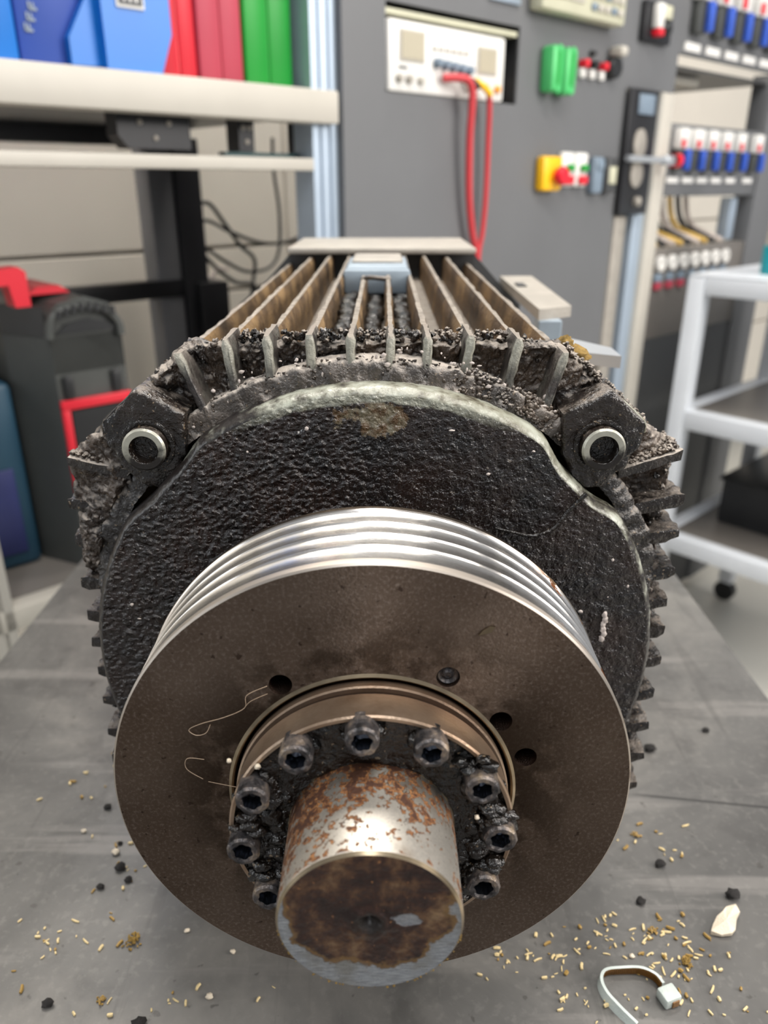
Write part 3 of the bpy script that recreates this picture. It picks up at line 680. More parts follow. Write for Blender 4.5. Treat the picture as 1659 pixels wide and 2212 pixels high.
for j in range(nr):
    for i in range(nt): F.append((j * nt + i, j * nt + (i + 1) % nt, (j + 1) * nt + (i + 1) % nt, (j + 1) * nt + i))
m_ = MB(); m_.add(V, F); m_.build('collar_face', 'wet', colr, 80)
# ---- bolts of the collar
def bolt_mesh():
    m_ = MB(); n = 60; V = []; F = []; mi = []
    def six(t): return .0027 + .00022 * cos(6 * t)
    rings = [(.0075, lambda t: .0047), (.0008, lambda t: .0047), (.0001, lambda t: .0042), (.0, lambda t: .0032), (.0004, six), (.0052, six), (.0060, lambda t: .0008)]
    for j, (y, rf) in enumerate(rings):
        for i in range(n):
            t = 2 * pi * i / n; r = rf(t); p = Vector((r * cos(t), y, r * sin(t)))
            if j < 4: d = noise.noise(p * 500) * .00035; p += Vector((cos(t) * d, -d, sin(t) * d))
            V.append(p)
    for j in range(len(rings) - 1):
        for i in range(n): F.append((j * n + i, j * n + (i + 1) % n, (j + 1) * n + (i + 1) % n, (j + 1) * n + i)); mi.append(1 if j >= 4 else 0)
    F.append(tuple(6 * n + i for i in range(n))); mi.append(1)
    m_.add(V, F); m_.mi = mi; return m_
bd = None; PR = .0366
for k in range(12):
    t = radians(3.5 + 30 * k)
    if bd is None:
        o = bolt_mesh().build('clamping_bolt', ['bolt', 'socket']); bd = o.data
    else: o = bpy.data.objects.new('clamping_bolt', bd); COL.objects.link(o)
    o.location = (PR * cos(t), .0246, PR * sin(t)); o.rotation_euler = (0, rnd.random() * 6, 0); o.parent = colr; o.matrix_parent_inverse = WORLD[colr.name].inverted()
# wet clumps bridging bolts (mostly right and left lower)
m_ = MB()
for k in range(90):
    t = radians(rnd.choice((rnd.uniform(-75, 30), rnd.uniform(150, 260)))); r = rnd.uniform(.0262, .0395)
    m_.blob((r * cos(t), .0316 + rnd.uniform(-.0006, .001), r * sin(t)), rnd.uniform(.0014, .0030), k, 3, (1.3, .75, 1.2), .38)
for (tt, n_) in ((3.5, 12), (-26.5, 12), (33.5, 5), (183.5, 7), (213.5, 9)):
    for k in range(n_):
        t = radians(tt + rnd.uniform(-8, 8)); r = PR + rnd.uniform(-.004, .003); m_.blob((r * cos(t), .0288 + rnd.uniform(-.0005, .0018), r * sin(t) + .0042), rnd.uniform(.0014, .0024), k + tt, 3, (1.3, 1, .7), .35)
for tt in range(12):
    t = radians(3.5 + 30 * tt)
    for k in range(9):
        a = t + pi + rnd.uniform(-1.7, 1.7); m_.blob((PR * cos(t) + .0048 * cos(a), .0309 + rnd.uniform(-.0006, .0006), PR * sin(t) + .0048 * sin(a)), rnd.uniform(.0008, .0015), k + tt * 20, 3, (1.2, 1, 1.2), .4)
o = m_.build('grease_clumps', 'wet', colr, 80); o['kind'] = 'stuff'
m_ = MB()
for p, r in (((-.0312, .0290, .0250), .0008), ((.0296, .0262, .0095), .0007), ((-.0400, .0330, .0235), .0007), ((-.0235, .0290, .0325), .0005)): m_.blob(p, r, r * 1e5, 2)
m_.build('pale_grit', 'stone', colr, 60)
# ---- shaft
s_ = MB(); s_.lathe([(.125, .0240), (.0008, .0240), (.0000, .0233)], (0, 1, 0), (0, 0, 0), 200, mis=[0, 1])
s_.lathe([(.0322, .0247), (.0316, .0243), (.0316, .0238)], (0, 1, 0), (0, 0, 0), 120, mi=1)
sf = s_.build('shaft', ['shaft', 'chrome'], mo, 24)
V = []; F = []; nr, nt = 60, 220
for j in range(nr + 1):
    r = .0233 * (1 - j / nr)
    for i in range(nt):
        t = 2 * pi * i / nt; x, z = r * cos(t), r * sin(t); y = 0
        y += .0026 * max(0, 1 - r / .0030) + .0008 * (1 if r < .0030 else 0) * 0
        y += .0004 * noise.noise(Vector((x, 5, z)) * 420) * (1 if r < .0075 else .25) * (0 if j < 2 else 1)
        y -= .0005 * max(0, 1 - abs(r - .0042) / .0018) * (1 + noise.noise(Vector((x, 2, z)) * 500)) 
        V.append((x, y, z))
for j in range(nr):
    for i in range(nt): F.append((j * nt + i, j * nt + (i + 1) % nt, (j + 1) * nt + (i + 1) % nt, (j + 1) * nt + i))
m_ = MB(); m_.add(V, F); m_.build('shaft_end', 'shaftend', sf, 80)
# rust burr along the lower rim of the shaft
m_ = MB()
for k in range(90):
    t = radians(rnd.uniform(185, 350)); m_.blob((.0238 * cos(t), rnd.uniform(-.0001, .0012), .0238 * sin(t)), rnd.uniform(.0001, .00028), k, 1, (1.5, 1, 1.5), .5)
o = m_.build('rust_burr', 'moss', sf, 60); o['kind'] = 'stuff'
# fibres stuck to the pulley face
m_ = MB()
m_.tube([(-.030, .0452, .0400), (-.036, .0449, .0370), (-.0370, .0450, .0325), (-.0430, .0446, .0295), (-.050, .0449, .0270), (-.0540, .0452, .0245), (-.052, .0452, .0225), (-.0490, .0450, .0235), (-.0475, .0450, .0265)], .00010, 4)
m_.tube([(-.0300, .0450, .0375), (-.035, .0448, .0350), (-.0370, .0450, .0325)], .00009, 4)
m_.tube([(-.0505, .0452, .0135), (-.0555, .0450, .0140), (-.0560, .0450, .0100), (-.0515, .0452, .0060)], .00010, 4)
m_.tube([(-.0500, .0452, .0050), (-.0410, .0449, .0030)], .00008, 4)
m_.build('fibres', 'hair', pul, 80)
MB().prism([(.0300, .0570), (.0335, .0580), (.0345, .0598), (.0330, .0600), (.0310, .0585)], 'y', .0450, .0455).build('metal_flake', 'chrome', pul)
# ================================================================ things on the table
G1 = 'straw-coloured chips scattered on the table'
rnd = random.Random(11); protos = []
for k in range(7):
    m_ = MB(); L = rnd.uniform(.0008, .0021); W = rnd.uniform(.0004, .0008); bend = rnd.uniform(-.4, .4) * L
    m_.tube([(-L, 0, W * .9), (0, bend * .5, W * 1.05), (L, 0, W * .9)], lambda u, W=W: W * (1 - .35 * abs(u - .5)), 5, sub=3)
    o = m_.build('straw_chip', 'straw' if k < 5 else 'strawd'); protos.append(o.data); bpy.data.objects.remove(o)
CL = [((.062, .088), (.022, .012), 34), ((.100, .098), (.018, .010), 26), ((.122, .097), (.018, .012), 40), ((.085, .071), (.016, .006), 20), ((.125, .078), (.014, .010), 24),
      ((.140, .088), (.012, .010), 14), ((.140, .150), (.018, .018), 14), ((-.118, .140), (.022, .022), 26), ((-.150, .190), (.03, .02), 12), ((-.135, .095), (.025, .022), 26), ((-.085, .070), (.03, .006), 10), ((.155, .068), (.02, .006), 8)]
taken = []
WHERE = ['between the disc and the cable tie', 'right behind the cable tie', 'left of the cream flake', 'inside and left of the cable tie loop', 'right of the cable tie head', 'just in front of the cream flake', 'on the bare table right of the disc', 'among the black dirt left of the disc', 'on the pale table far left', 'around the swarf clump left of the disc', 'at the front edge left of the shaft', 'at the front right corner']
for ci, ((cx, cy), (sx, sy), nn) in enumerate(CL):
    for k in range(nn):
        x = cx + rnd.gauss(0, .6) * sx; y = cy + rnd.gauss(0, .6) * sy
        if abs(x) < .05 and y > .085: continue
        o = bpy.data.objects.new('straw_chip', rnd.choice(protos)); COL.objects.link(o)
        o.location = (x, y, TZ); o.rotation_euler = (0, 0, rnd.random() * 6.3); s = rnd.uniform(.4, 1.15); o.scale = (s, s, s)
        tag(o, 'tiny straw-coloured chip ' + WHERE[ci], 'chip', 'straw-coloured chips ' + WHERE[ci])
for nm_, pts, mat, grp in (
    ('dirt_lump', [(-.142, .174, .0016, 'far left beside the disc'), (-.123, .135, .0022, 'left of the disc below a white crumb'), (-.129, .124, .0014, 'left of the disc, the small lower one'), (-.117, .128, .0016, 'just left of the disc rim'), (.137, .137, .0020, 'right of the disc on bare table'), (.164, .119, .0026, 'beyond the cream flake at the right'), (.158, .219, .0028, 'oblong, beside the lower right fins'), (.197, .236, .0018, 'farthest right behind the disc'), (-.131, .068, .0019, 'at the front left corner of the view'), (-.092, .060, .0022, 'at the front edge left of the shaft'), (.121, .116, .0018, 'with a straw on it right of the disc'), (-.128, .150, .0011, 'left, near a white crumb')], 'lump', 'black dirt lumps on the table'),
    ('white_crumb', [(-.128, .144, .0017, 'left of the disc among black dirt'), (-.149, .158, .0011, 'further left of the disc'), (-.083, .101, .0010, 'below the disc on the left'), (-.061, .091, .0010, 'just below the disc'), (-.067, .0712, .0013, 'flat, left of the shaft end'), (.109, .089, .0010, 'behind the cable tie')], 'stone', 'white crumbs on the table')):
    for k, (x, y, r, where) in enumerate(pts):
        m_ = MB(); m_.blob((x, y, TZ + r * .62), r, k * 3 + r * 1e4, 2, (1.2, 1, .72), .5)
        o = m_.build(nm_, mat, smooth=70); own(o, (x, y, TZ)); zmin = min(v.co.z for v in o.data.vertices); o.location.z -= zmin
        tag(o, ('black dirt lump on the table, ' if nm_ == 'dirt_lump' else 'white crumb on the table, ') + where, 'dirt' if nm_ == 'dirt_lump' else 'crumb', grp)
for (x, y, r, nn, lab) in ((-.105, .096, .0042, 60, 'fuzzy yellow-brown clump of swarf lying left of the disc'), (-.1105, .0695, .0022, 16, 'small tuft of pale straw swarf at the front left'), (.131, .086, .0030, 26, 'greenish straw tuft lying behind the cable tie head'), (.122, .101, .0026, 20, 'straw cluster lying left of the cream flake'), (.131, .155, .0028, 22, 'yellow swarf tuft right of the disc rim')):
    m_ = MB()
    for k in range(nn):
        a = rnd.random() * 6.28; d = rnd.random() * r; L = rnd.uniform(.0006, .0016); b_ = rnd.random() * 6.28; z = TZ + .0004 + rnd.random() * (r - d) * .5
        p = Vector((x + d * cos(a), y + d * sin(a), z)); q = Vector((cos(b_) * L, sin(b_) * L, rnd.uniform(0, .5) * L)); m_.tube([p, p + q * .5 + Vector((0, 0, .0002)), p + q], .00035, 5, sub=1)
    o = m_.build('swarf_tuft', 'moss' if nn > 25 else 'strawd', smooth=60); own(o, (x, y, TZ)); zmin = min(v.co.z for v in o.data.vertices); o.location.z -= zmin; tag(o, lab, 'swarf')
# cream flake
V = []; P = [(-.0065, -.004), (-.003, -.0055), (.001, -.0052), (.0035, -.0025), (.0050, .0015), (.0080, .0055), (.0072, .0085), (.0035, .0080), (.0010, .0050), (-.0020, .0028), (-.0045, -.0005)]
m_ = MB(); n_ = len(P); c = len(P)
V = [(.154 + x * 1.15, .1035 + y, TZ + .0002 + .0008 * abs(sin(i * 2.3))) for i, (x, y) in enumerate(P)] + [(.154 + x * 1.15, .1035 + y, TZ + .0014 + .0014 * abs(sin(i * 1.7 + 1)) + .0012 * (y > 0)) for i, (x, y) in enumerate(P)] + [(.1545, .1035, TZ + .0045), (.1545, .1035, TZ)]
F = [(i, (i + 1) % n_, n_ + (i + 1) % n_, n_ + i) for i in range(n_)] + [(n_ + i, n_ + (i + 1) % n_, 2 * n_) for i in range(n_)] + [((i + 1) % n_, i, 2 * n_ + 1) for i in range(n_)]
m_.add(V, F); o = m_.build('cream_flake', 'stone', smooth=20); own(o, (.1545, .1035, TZ)); tag(o, 'broad cream stone flake lying on the table at the right', 'flake')
# cut cable tie
ct = root('cable_tie', (.105, .074, TZ), 'cut white nylon cable tie with oily teeth curled on the table', 'cable tie')
path = [(.1010, .0580), (.0960, .0645), (.0925, .0705), (.0918, .0765), (.0950, .0808), (.1030, .0818), (.1105, .0815), (.1155, .0785), (.1172, .0745)]
def crv(P, sub=10):
    P = [Vector(p + (0,)) for p in P]; Q = []
    for i in range(len(P) - 1):
        p0, p1, p2, p3 = P[max(i - 1, 0)], P[i], P[i + 1], P[min(i + 2, len(P) - 1)]
        for k in range(sub):
            u = k / sub; Q.append(.5 * ((2 * p1) + (p2 - p0) * u + (2 * p0 - 5 * p1 + 4 * p2 - p3) * u * u + (3 * p1 - p0 - 3 * p2 + p3) * u ** 3))
    return Q + [P[-1]]
Q = crv(path); V = []; F = []; mi = []; H = .0042; T_ = .0006
for i, p in enumerate(Q):
    t = (Q[min(i + 1, len(Q) - 1)] - Q[max(i - 1, 0)]).normalized(); nrm = Vector((-t.y, t.x, 0)); u = i / (len(Q) - 1)
    h = H * (.8 + .2 * min(1, u * 6)); lean = .0012 * (1 - u)
    V += [p + nrm * T_ + Vector((0, 0, TZ)), p - nrm * T_ + Vector((0, 0, TZ)), p - nrm * (T_ + lean) + Vector((0, 0, TZ + h)), p + nrm * (T_ - lean) + Vector((0, 0, TZ + h))]
for i in range(len(Q) - 1):
    for k in range(4): F.append((i * 4 + k, i * 4 + (k + 1) % 4, i * 4 + 4 + (k + 1) % 4, i * 4 + 4 + k)); mi.append(1 if (k == 1 and i > 36) else 0)
F += [(3, 2, 1, 0), tuple(len(V) - 4 + k for k in range(4))]; mi += [0, 0]
m_ = MB(); m_.add(V, F); m_.mi = mi; m_.build('strap', ['ties', 'tieb'], ct, 40)
m_ = MB()
for i in range(38, len(Q) - 3):
    p = (Q[i] + Q[i + 1]) / 2; t = (Q[i + 1] - Q[i]).normalized(); nrm = Vector((-t.y, t.x, 0))
    a = p - nrm * (T_ + .0001); m_.add([a - t * .0002 + Vector((0, 0, TZ + .0006)), a + t * .0002 + Vector((0, 0, TZ + .0006)), a + t * .0002 + Vector((0, 0, TZ + .0036)), a - t * .0002 + Vector((0, 0, TZ + .0036)), a - nrm * .0004 + Vector((0, 0, TZ + .0006)), a - nrm * .0004 + Vector((0, 0, TZ + .0036))], [(0, 4, 5, 3), (1, 2, 5, 4), (0, 1, 4), (3, 5, 2)])
m_.build('teeth', 'tieb', ct)
hd = MB(); hd.box(-.0037, .0037, -.0033, .0033, 0, .0052, .0008); Rm = Matrix.Translation((.1180, .0700, TZ)) @ Matrix.Rotation(radians(20), 4, 'Z'); hd.V = [Rm @ v for v in hd.V]; hdo = hd.build('head', 'ties', ct, 40)
h2 = MB(); h2.box(-.0010, .0024, -.0038, -.0030, .0006, .0038, .0003); h2.V = [Rm @ v for v in h2.V]; h2.build('strap_slot', 'tieb', hdo)
# ================================================================ shelving unit
su = broot('shelving_unit', .48, .2, FZ, 'cream and aluminium shelving unit carrying coloured tool cases', 'shelving')
B = lambda *a, **k: MB().box(*a, **k)
B(-.62, .757, -.004, .030, .250, .291, .003).build('front_beam', 'beam', su, 40, True)
B(-.62, .757, .030, .46, .262, .290).build('shelf_board', 'blackm', su, None, True)
B(-.62, .757, .44, .47, .235, .288, .002).build('rear_beam', 'blackm', su, 40, True)
B(-.62, .722, .010, .040, .191, .207, .002).build('lower_rail', 'beam', su, 40, True)
def profile(a0, a1, w0, w1, z0, z1, mat='alub', name='post'):
    m_ = MB(); g_ = (a1 - a0)
    m_.box(a0, a1, w0 + .004, w1, z0, z1)
    for u0, u1 in ((0, .26), (.36, .64), (.74, 1)): m_.box(a0 + g_ * u0, a0 + g_ * u1, w0, w0 + .004, z0, z1)
    return m_.build(name, mat, su, None, True)
profile(.722, .766, .012, .056, FZ, .97)
profile(.178, .222, .000, .044, FZ, .1905, 'pillar')
profile(.178, .222, .010, .054, .2915, .97)
B(-.62, .757, .0, .03, -.342, -.312, .002).build('lower_front_beam', 'beam', su, 40, True)
B(-.62, .757, .03, .47, -.335, -.312).build('lower_shelf', 'slab', su, None, True)
B(.69, .738, .448, .50, FZ, .25, .002).build('rear_post', 'graypost', su, 40, True)
B(.739, .79, .44, .50, FZ, .25, .002).build('rear_post', 'blackm', su, 40, True)
B(-.30, .76, .445, .475, -.022, .010, .002).build('rear_rail', 'blackm', su, 40, True)
B(.76, .82, .42, .50, -.09, .002, .002).build('cable_box', 'blackm', su, 40, True)
for a0, a1 in ((.455, .552), (.624, .648), (.725, .760)):
    m_ = MB(); m_.prism([(a0 + (.012 if a0 < .5 else 0), .214), (a1, .214), (a1, .2615), (a0, .2615), (a0, .228)], 'y', .045, .075)
    bk = m_.build('hanger_bracket', 'blackm', su, None, True)
    for u in ((a0 * .7 + a1 * .3, .243), (a0 * .3 + a1 * .7, .243)) + (((a0 + a1) / 2, .226),):
        MB().lathe([(0, .0032), (-.0018, .0032), (-.0022, .0022), (-.0022, 0)], (0, 1, 0), (u[0], .045, u[1]), 12).build('screw', 'bracket', bk, 40, True)
B(.60, .722, .045, .06, .2065, .2135, .001).build('lower_rail_strip', 'teal', su, None, True)
# tool cases on the shelf
def case(name, a0, a1, w0, w1, z0, z1, mat, label, cat='case', seam=True, group='tool cases on the upper shelf'):
    r_ = broot(name, (a0 + a1) / 2, (w0 + w1) / 2, z0, label, cat, group)
    mid = (a0 + a1) / 2
    B(a0, mid - .002, w0, w1, z0, z1, .004).build('shell', mat, r_, 40, True)
    B(mid + .001, a1, w0 + .003, w1, z0, z1 - .004, .004).build('shell', mat, r_, 40, True)
    B(mid - .003, mid + .002, w0 + .006, w1 - .003, z0 + .003, z1 - .008).build('seam', mat, r_, None, True)
    B(a0 + .008, a1 - .008, w0 - .004, w0 + .003, z0 + .11, z0 + .16, .002).build('latch', mat, r_, 40, True)
    return r_
SZ = .2915
r_ = case('tool_case', .245, .347, .02, .35, SZ, .62, 'blue', 'light blue tool case cut off by the left edge, on the upper shelf')
bc = broot('tool_case', .43, .2, SZ, 'large blue tool case with sloping end and a label, on the upper shelf', 'case', 'tool cases on the upper shelf')
B(.350, .432, .030, .36, SZ, .62, .004).build('side_panel', 'blued', bc, 40, True)
MB().prism([(.434, .292), (.478, .2915), (.500, .2915), (.516, .332), (.516, .62), (.434, .62)], 'y', .004, .031).build('end_cover', 'blue', bc, None, True)
B(.434, .512, .0315, .34, .2915, .62, .003).build('shell', 'blue', bc, 40, True)
MB().prism([(.400, .294), (.434, .2945), (.434, .62), (.424, .62), (.424, .36), (.400, .32)], 'y', .018, .34).build('cover_bevel', 'blue', bc, None, True)
lb = B(.451, .484, .0015, .0038, .352, .43, .001).build('label_frame', 'white', bc, None, True)
B(.4535, .4815, .0005, .0016, .355, .43).build('label', 'cabd', lb, None, True)
for k in range(3): B(.459 + k * .007, .4612 + k * .007, -.0002, .0006, .358, .43).build('label_bar', 'white', lb, None, True)
B(.4925, .514, .0022, .0038, .372, .43, .001).build('sticker', 'beam', bc, None, True)
# pale raised lettering on the side panel
m_ = MB()
for k, (x, z) in enumerate(((.358, .322), (.3615, .332), (.365, .342))):
    m_.box(x, x + .009, .0285, .030, z, z + .0025); m_.box(x, x + .0022, .0285, .030, z, z + .008); m_.box(x + .004, x + .0062, .0285, .030, z + .001, z + .007)
m_.build('lettering', 'keys', bc, None, True)
case('tool_case', .5175, .5675, .036, .34, SZ, .62, 'redcase', 'bright red tool case standing between blue and rose cases')
case('tool_case', .5690, .635, .036, .34, SZ, .62, 'maroon', 'faded rose-red tool case beside the green case')
case('tool_case', .6365, .713, .036, .34, SZ, .62, 'green', 'green tool case on the upper shelf')
case('tool_case', .7145, .748, .062, .34, SZ, .62, 'teal', 'narrow dark teal case next to the aluminium post')
# black and red tool case on the lower shelf
tc = broot('tool_box', .34, .2, -.312, 'black tool box with red carry handle and red front frame on lower shelf', 'tool box')
MB().prism([(.306, .125), (.338, .052), (.430, .052), (.430, .36), (.306, .36)], 'z', -.3115, .0).build('body', 'dgrey', tc, None, True)
MB().prism([(.338, -.045), (.338, .028), (.355, .040), (.390, .046), (.418, .036), (.430, .016), (.430, -.045)], 'y', .052, .36).build('lid', 'dgrey', tc, None, True)
MB().prism([(.306, .125), (.336, .054), (.336, .36), (.306, .36)], 'z', .0005, .038).build('lid_side', 'black', tc, None, True)
m_ = MB(); pts = [(.336, .0), (.341, .022), (.355, .032), (.385, .036), (.410, .029), (.425, .012), (.427, -.004)]
m_.tube([(a, .047, z) for a, z in pts], .0055, 8); gr = m_.build('vent_arch', 'dgrey', tc, 60, True)
for k in range(8):
    a = .347 + k * .0096; z = .0275 + .0085 * sin((k + .5) / 8 * pi)
    B(a, a + .0062, .0400, .0446, z - .006, z + .004).build('vent', 'black', gr, None, True)
MB().prism([(.345, .004), (.36, .016), (.388, .020), (.410, .014), (.424, .004)], 'y', .048, .053).build('grip_recess', 'black', tc, None, True)
m_ = MB(); m_.box(.337, .430, .044, .0518, -.090, -.078, .001); m_.box(.337, .347, .044, .0518, -.205, -.090, .001); m_.box(.420, .430, .044, .0518, -.205, -.090, .001); m_.box(.337, .430, .044, .0518, -.217, -.205, .001)
m_.build('red_frame', 'redcase', tc, 40, True)
B(.349, .418, .046, .0518, -.203, -.092).build('recess_panel', 'black', tc, None, True)
for a in (.345, .408): B(a, a + .012, .046, .0518, -.075, -.048, .001).build('clasp', 'black', tc, 40, True)
m_ = MB(); m_.prism([(.235, .078), (.320, .084), (.328, .078), (.328, .038), (.310, .038), (.306, .064), (.235, .061)], 'y', .065, .095); m_.build('carry_handle', 'redcase', tc, None, True)
MB().prism([(.336, .0465), (.390, .0468), (.378, .056), (.350, .056)], 'y', .10, .20).build('lid_insert', 'redcase', tc, None, True)
tl = broot('tool_case', .2, .1, -.312, 'dark teal case standing at the left end of the lower shelf', 'case', 'cases on the lower shelf')
B(.10, .302, .112, .30, -.3115, -.058, .010).build('shell', 'navy', tl, 40, True)
B(.14, .284, .109, .1125, -.29, -.17, .002).build('front_panel', 'navyd', tl, 40, True)
# cables behind the shelving
def cab(name, pts, r, mat, label, grp=None, n=6):
    m_ = MB(); m_.tube(pts, r, n); o = m_.build(name, mat, None, 60, True); p = pts[0]; q = BEN @ Vector(p)
    o.data.transform(Matrix.Translation(-q)); o.location = q; WORLD[o.name] = Matrix.Translation(q); return tag(o, label, 'cable', grp)
W_ = .50
def cb(pts, w_=W_):
    return [(a, w_ + (i % 2) * .004, z) for i, (a, z) in enumerate(pts)]
cab('cable', cb([(.805, .135), (.840, .140), (.868, .105), (.905, .060), (.935, .030), (.930, -.020), (.915, -.09)]), .0042, 'cable', 'black cable looping down from the upper clip of the rear post')
cab('cable', cb([(.805, .100), (.840, .108), (.890, .085), (.960, .062), (1.02, .060), (1.10, .078), (1.18, .085)], .51), .0036, 'cable', 'black cable running right from the rear post behind the profile')
cab('cable', cb([(.805, .052), (.838, .054), (.875, .030), (.930, .005), (.985, .010), (1.015, .045), (1.018, .120), (1.012, .200), (1.010, .262)], .52), .0036, 'cable', 'thin black cable rising straight to the shelf underside')
cab('cable', cb([(.812, .045), (.845, .015), (.880, -.010), (.925, -.020), (.930, -.06), (.90, -.09)], .49), .0042, 'cable', 'short black cable hanging in a low loop by the rear post')
cab('cable', cb([(.812, -.055), (.830, -.02), (.850, .012), (.880, .015)], .515), .0050, 'cableg', 'pale cable curving up beside the cable box')
# ================================================================ control cabinet
cc = broot('control_cabinet', 1.2, .25, FZ, 'charcoal control cabinet with meter recess and open valve bay', 'cabinet')
CT = .97
panes = [(.767, .8465, FZ + .04, CT), (.8465, 1.142, .408, CT), (.8465, 1.142, FZ + .04, .2965), (1.142, 1.475, FZ + .04, CT), (1.475, 1.650, .346, CT)]
m_ = MB()
for a0, a1, z0, z1 in panes: m_.box(a0, a1, 0, .004, z0, z1)
m_.build('front_panel', 'cab', cc, None, True)
B(.767, .771, .004, .055, FZ + .04, CT).build('side_panel', 'cab', cc, None, True)
B(1.60, 2.2, .45, .455, FZ + .04, CT).build('rear_panel', 'interior', cc, None, True)
m_ = MB(); m_.box(.8465, 1.142, .004, .13, .408, .412); m_.box(.8465, 1.142, .004, .13, .2925, .2965); m_.box(.8425, .8465, .004, .13, .2925, .412); m_.box(1.142, 1.146, .004, .13, .2925, .412); m_.box(.8465, 1.142, .126, .13, .2965, .408)
m_.build('recess_box', 'black', cc, None, True)
B(.8465, 1.138, .002, .020, .3935, .4005, .001).build('recess_lip', 'hmi', cc, None, True)
profile2 = lambda a0, a1, w0, w1, z0, z1, mat, nm: MB().box(a0, a1, w0, w1, z0, z1, .003).build(nm, mat, cc, 40, True)
profile2(1.478, 1.520, -.004, .035, FZ + .04, .113, 'bracket', 'post'); profile2(1.520, 1.560, .02, .035, FZ + .04, .345, 'cabd', 'slot_panel')
profile2(1.560, 1.602, .004, .05, FZ + .04, .345, 'alub', 'post'); profile2(1.602, 1.650, -.006, .05, FZ + .04, .345, 'beam', 'post')
profile2(1.475, 1.560, .03, .04, .113, .345, 'cabd', 'slot_panel')
# valve bay
BA0, BA1 = 1.650, 2.105
profile2(BA0, 2.24, 0, .01, .417, CT, 'cab', 'bay_panel')
profile2(BA0, BA1, 0, .012, .150, .293, 'cab', 'bay_panel')
profile2(2.105, 2.235, -.004, .05, FZ + .04, .417, 'cab', 'bay_post')
profile2(BA0, BA1, .002, .012, -.16, .040, 'slab', 'bay_panel')
B(BA0, BA1, .012, .30, .032, .040).build('bay_shelf', 'bracket', cc, None, True)
B(BA0, BA1, .012, .30, .395, .400).build('bay_shelf', 'cabd', cc, None, True)
MB().prism([(.06, .378), (.26, .368), (.26, .385), (.06, .392)], 'x', 1.69, 1.86).build('pale_tray', 'beam', cc, None, True)  # tray in plain cream paint
B(1.655, 1.90, .30, .31, .295, .36).build('duct', 'interior', cc, None, True)
B(BA0, 2.105, .004, .02, FZ + .04, -.16).build('lower_door', 'cabd', cc, None, True)
profile2(2.035, 2.07, .02, .05, .045, .145, 'alub', 'strip')
def vertical_label(a, z, w_=-.0015, width=.05, h=.012): return B(a, a + width, w_, w_ + .0015, z, z + h)
# valves / breakers
def breaker(a, z, s=1., first=[None], label='', grp=''):
    r_ = broot('circuit_breaker', a, -.002, z, label, 'breaker', grp)
    w0 = -.002
    B(a, a + .040 * s, w0 - .020, w0, z + .046 * s, z + .088 * s, .003).build('housing', 'white', r_, 40, True)
    B(a + .004 * s, a + .036 * s, w0 - .016, w0, z, z + .045 * s, .003).build('base', 'dgrey', r_, 40, True)
    B(a + .002 * s, a + .014 * s, w0 - .026, w0 - .0202, z + .048 * s, z + .066 * s, .003).build('red_button', 'red', r_, 40, True)
    B(a + .024 * s, a + .039 * s, w0 - .030, w0 - .0162, z + .002 * s, z + .045 * s, .004).build('lever', 'bluel', r_, 40, True)
    B(a - .004 * s, a + .046 * s, w0 - .002, w0 + .0015, z - .024 * s, z - .012 * s).build('name_plate', 'white', r_, None, True)
    return r_
words = ['first', 'second', 'third', 'fourth', 'fifth', 'sixth']
for k in range(6): breaker([1.667, 1.733, 1.798, 1.866, 1.938, 2.030][k], .200, .95, label='small breaker with blue lever, %s from the door post in the middle row' % words[k], grp='breakers in the middle row')
for k in range(5): breaker(1.672 + .086 * k, .455, 1.25, label='large breaker with blue lever in the top row, %s from the left' % words[k], grp='breakers in the top row')
for k in range(7):
    a = 1.664 + .052 * k
    r_ = broot('rotary_switch', a + .018, 0, -.035, 'white ring switch in the bottom row, %s from the door post' % (words + ['seventh'])[k], 'switch', 'ring switches in the bottom row')
    m_ = MB(); m_.lathe([(0, .017), (-.008, .017), (-.010, .015), (-.010, .009), (-.004, .008), (-.004, 0)], (0, 1, 0), (a + .018, .0, .010), 24); m_.build('ring', 'white', r_, 40, True)
    B(a + .003, a + .033, -.006, .0015, -.030, -.012, .002).build('body', 'keys', r_, 40, True)
    B(a + .004, a + .032, -.008, .0015, -.047, -.0312, .002).build('tab', 'maroon' if k < 3 else 'keys', r_, 40, True)
for k in range(9):
    a = 1.668 + .040 * k
    cab('hanging_cable', [(a, .12, .150), (a + .002, .11, .105), (a + .006, .09, .075), (a + .03, .05, .055), (a + .045, .03, .0445)], .0065, 'cabley' if k % 3 == 0 else ('cable' if k % 3 == 1 else 'cableg'),
        '%s cable hanging in the open bay, %s from the door post' % (('yellow', 'black', 'pale')[k % 3], (words + ['seventh', 'eighth', 'ninth'])[k]), 'cables in the open bay')
# multimeter on its recess shelf
mm = broot('bench_meter', .98, .1, .2965, 'white bench meter with two displays and plugged red leads in the recess', 'meter')
B(.849, 1.104, -.004, .11, .2972, .3880, .005).build('body', 'white', mm, 40, True)
for a0, a1, z0, z1 in ((.872, .917, .340, .374), (1.039, 1.079, .336, .368)):
    f_ = B(a0 - .003, a1 + .003, -.006, -.0042, z0 - .003, z1 + .003, .0008).build('display_frame', 'beam', mm, None, True)
    B(a0, a1, -.0072, -.0061, z0, z1).build('display', 'lcd', f_, None, True)
for k in range(5): MB().lathe([(0, .0072), (-.010, .0060), (-.011, .005), (-.011, 0)], (0, 1, 0), (.945 + k * .0175, -.0042, .3395 - .001 * k), 16).build('knob', 'keys', mm, 40, True)
for k in range(6): B(.936 + k * .014, .945 + k * .014, -.0065, -.0042, .3555, .3615, .001).build('key', 'beam', mm, 40, True)
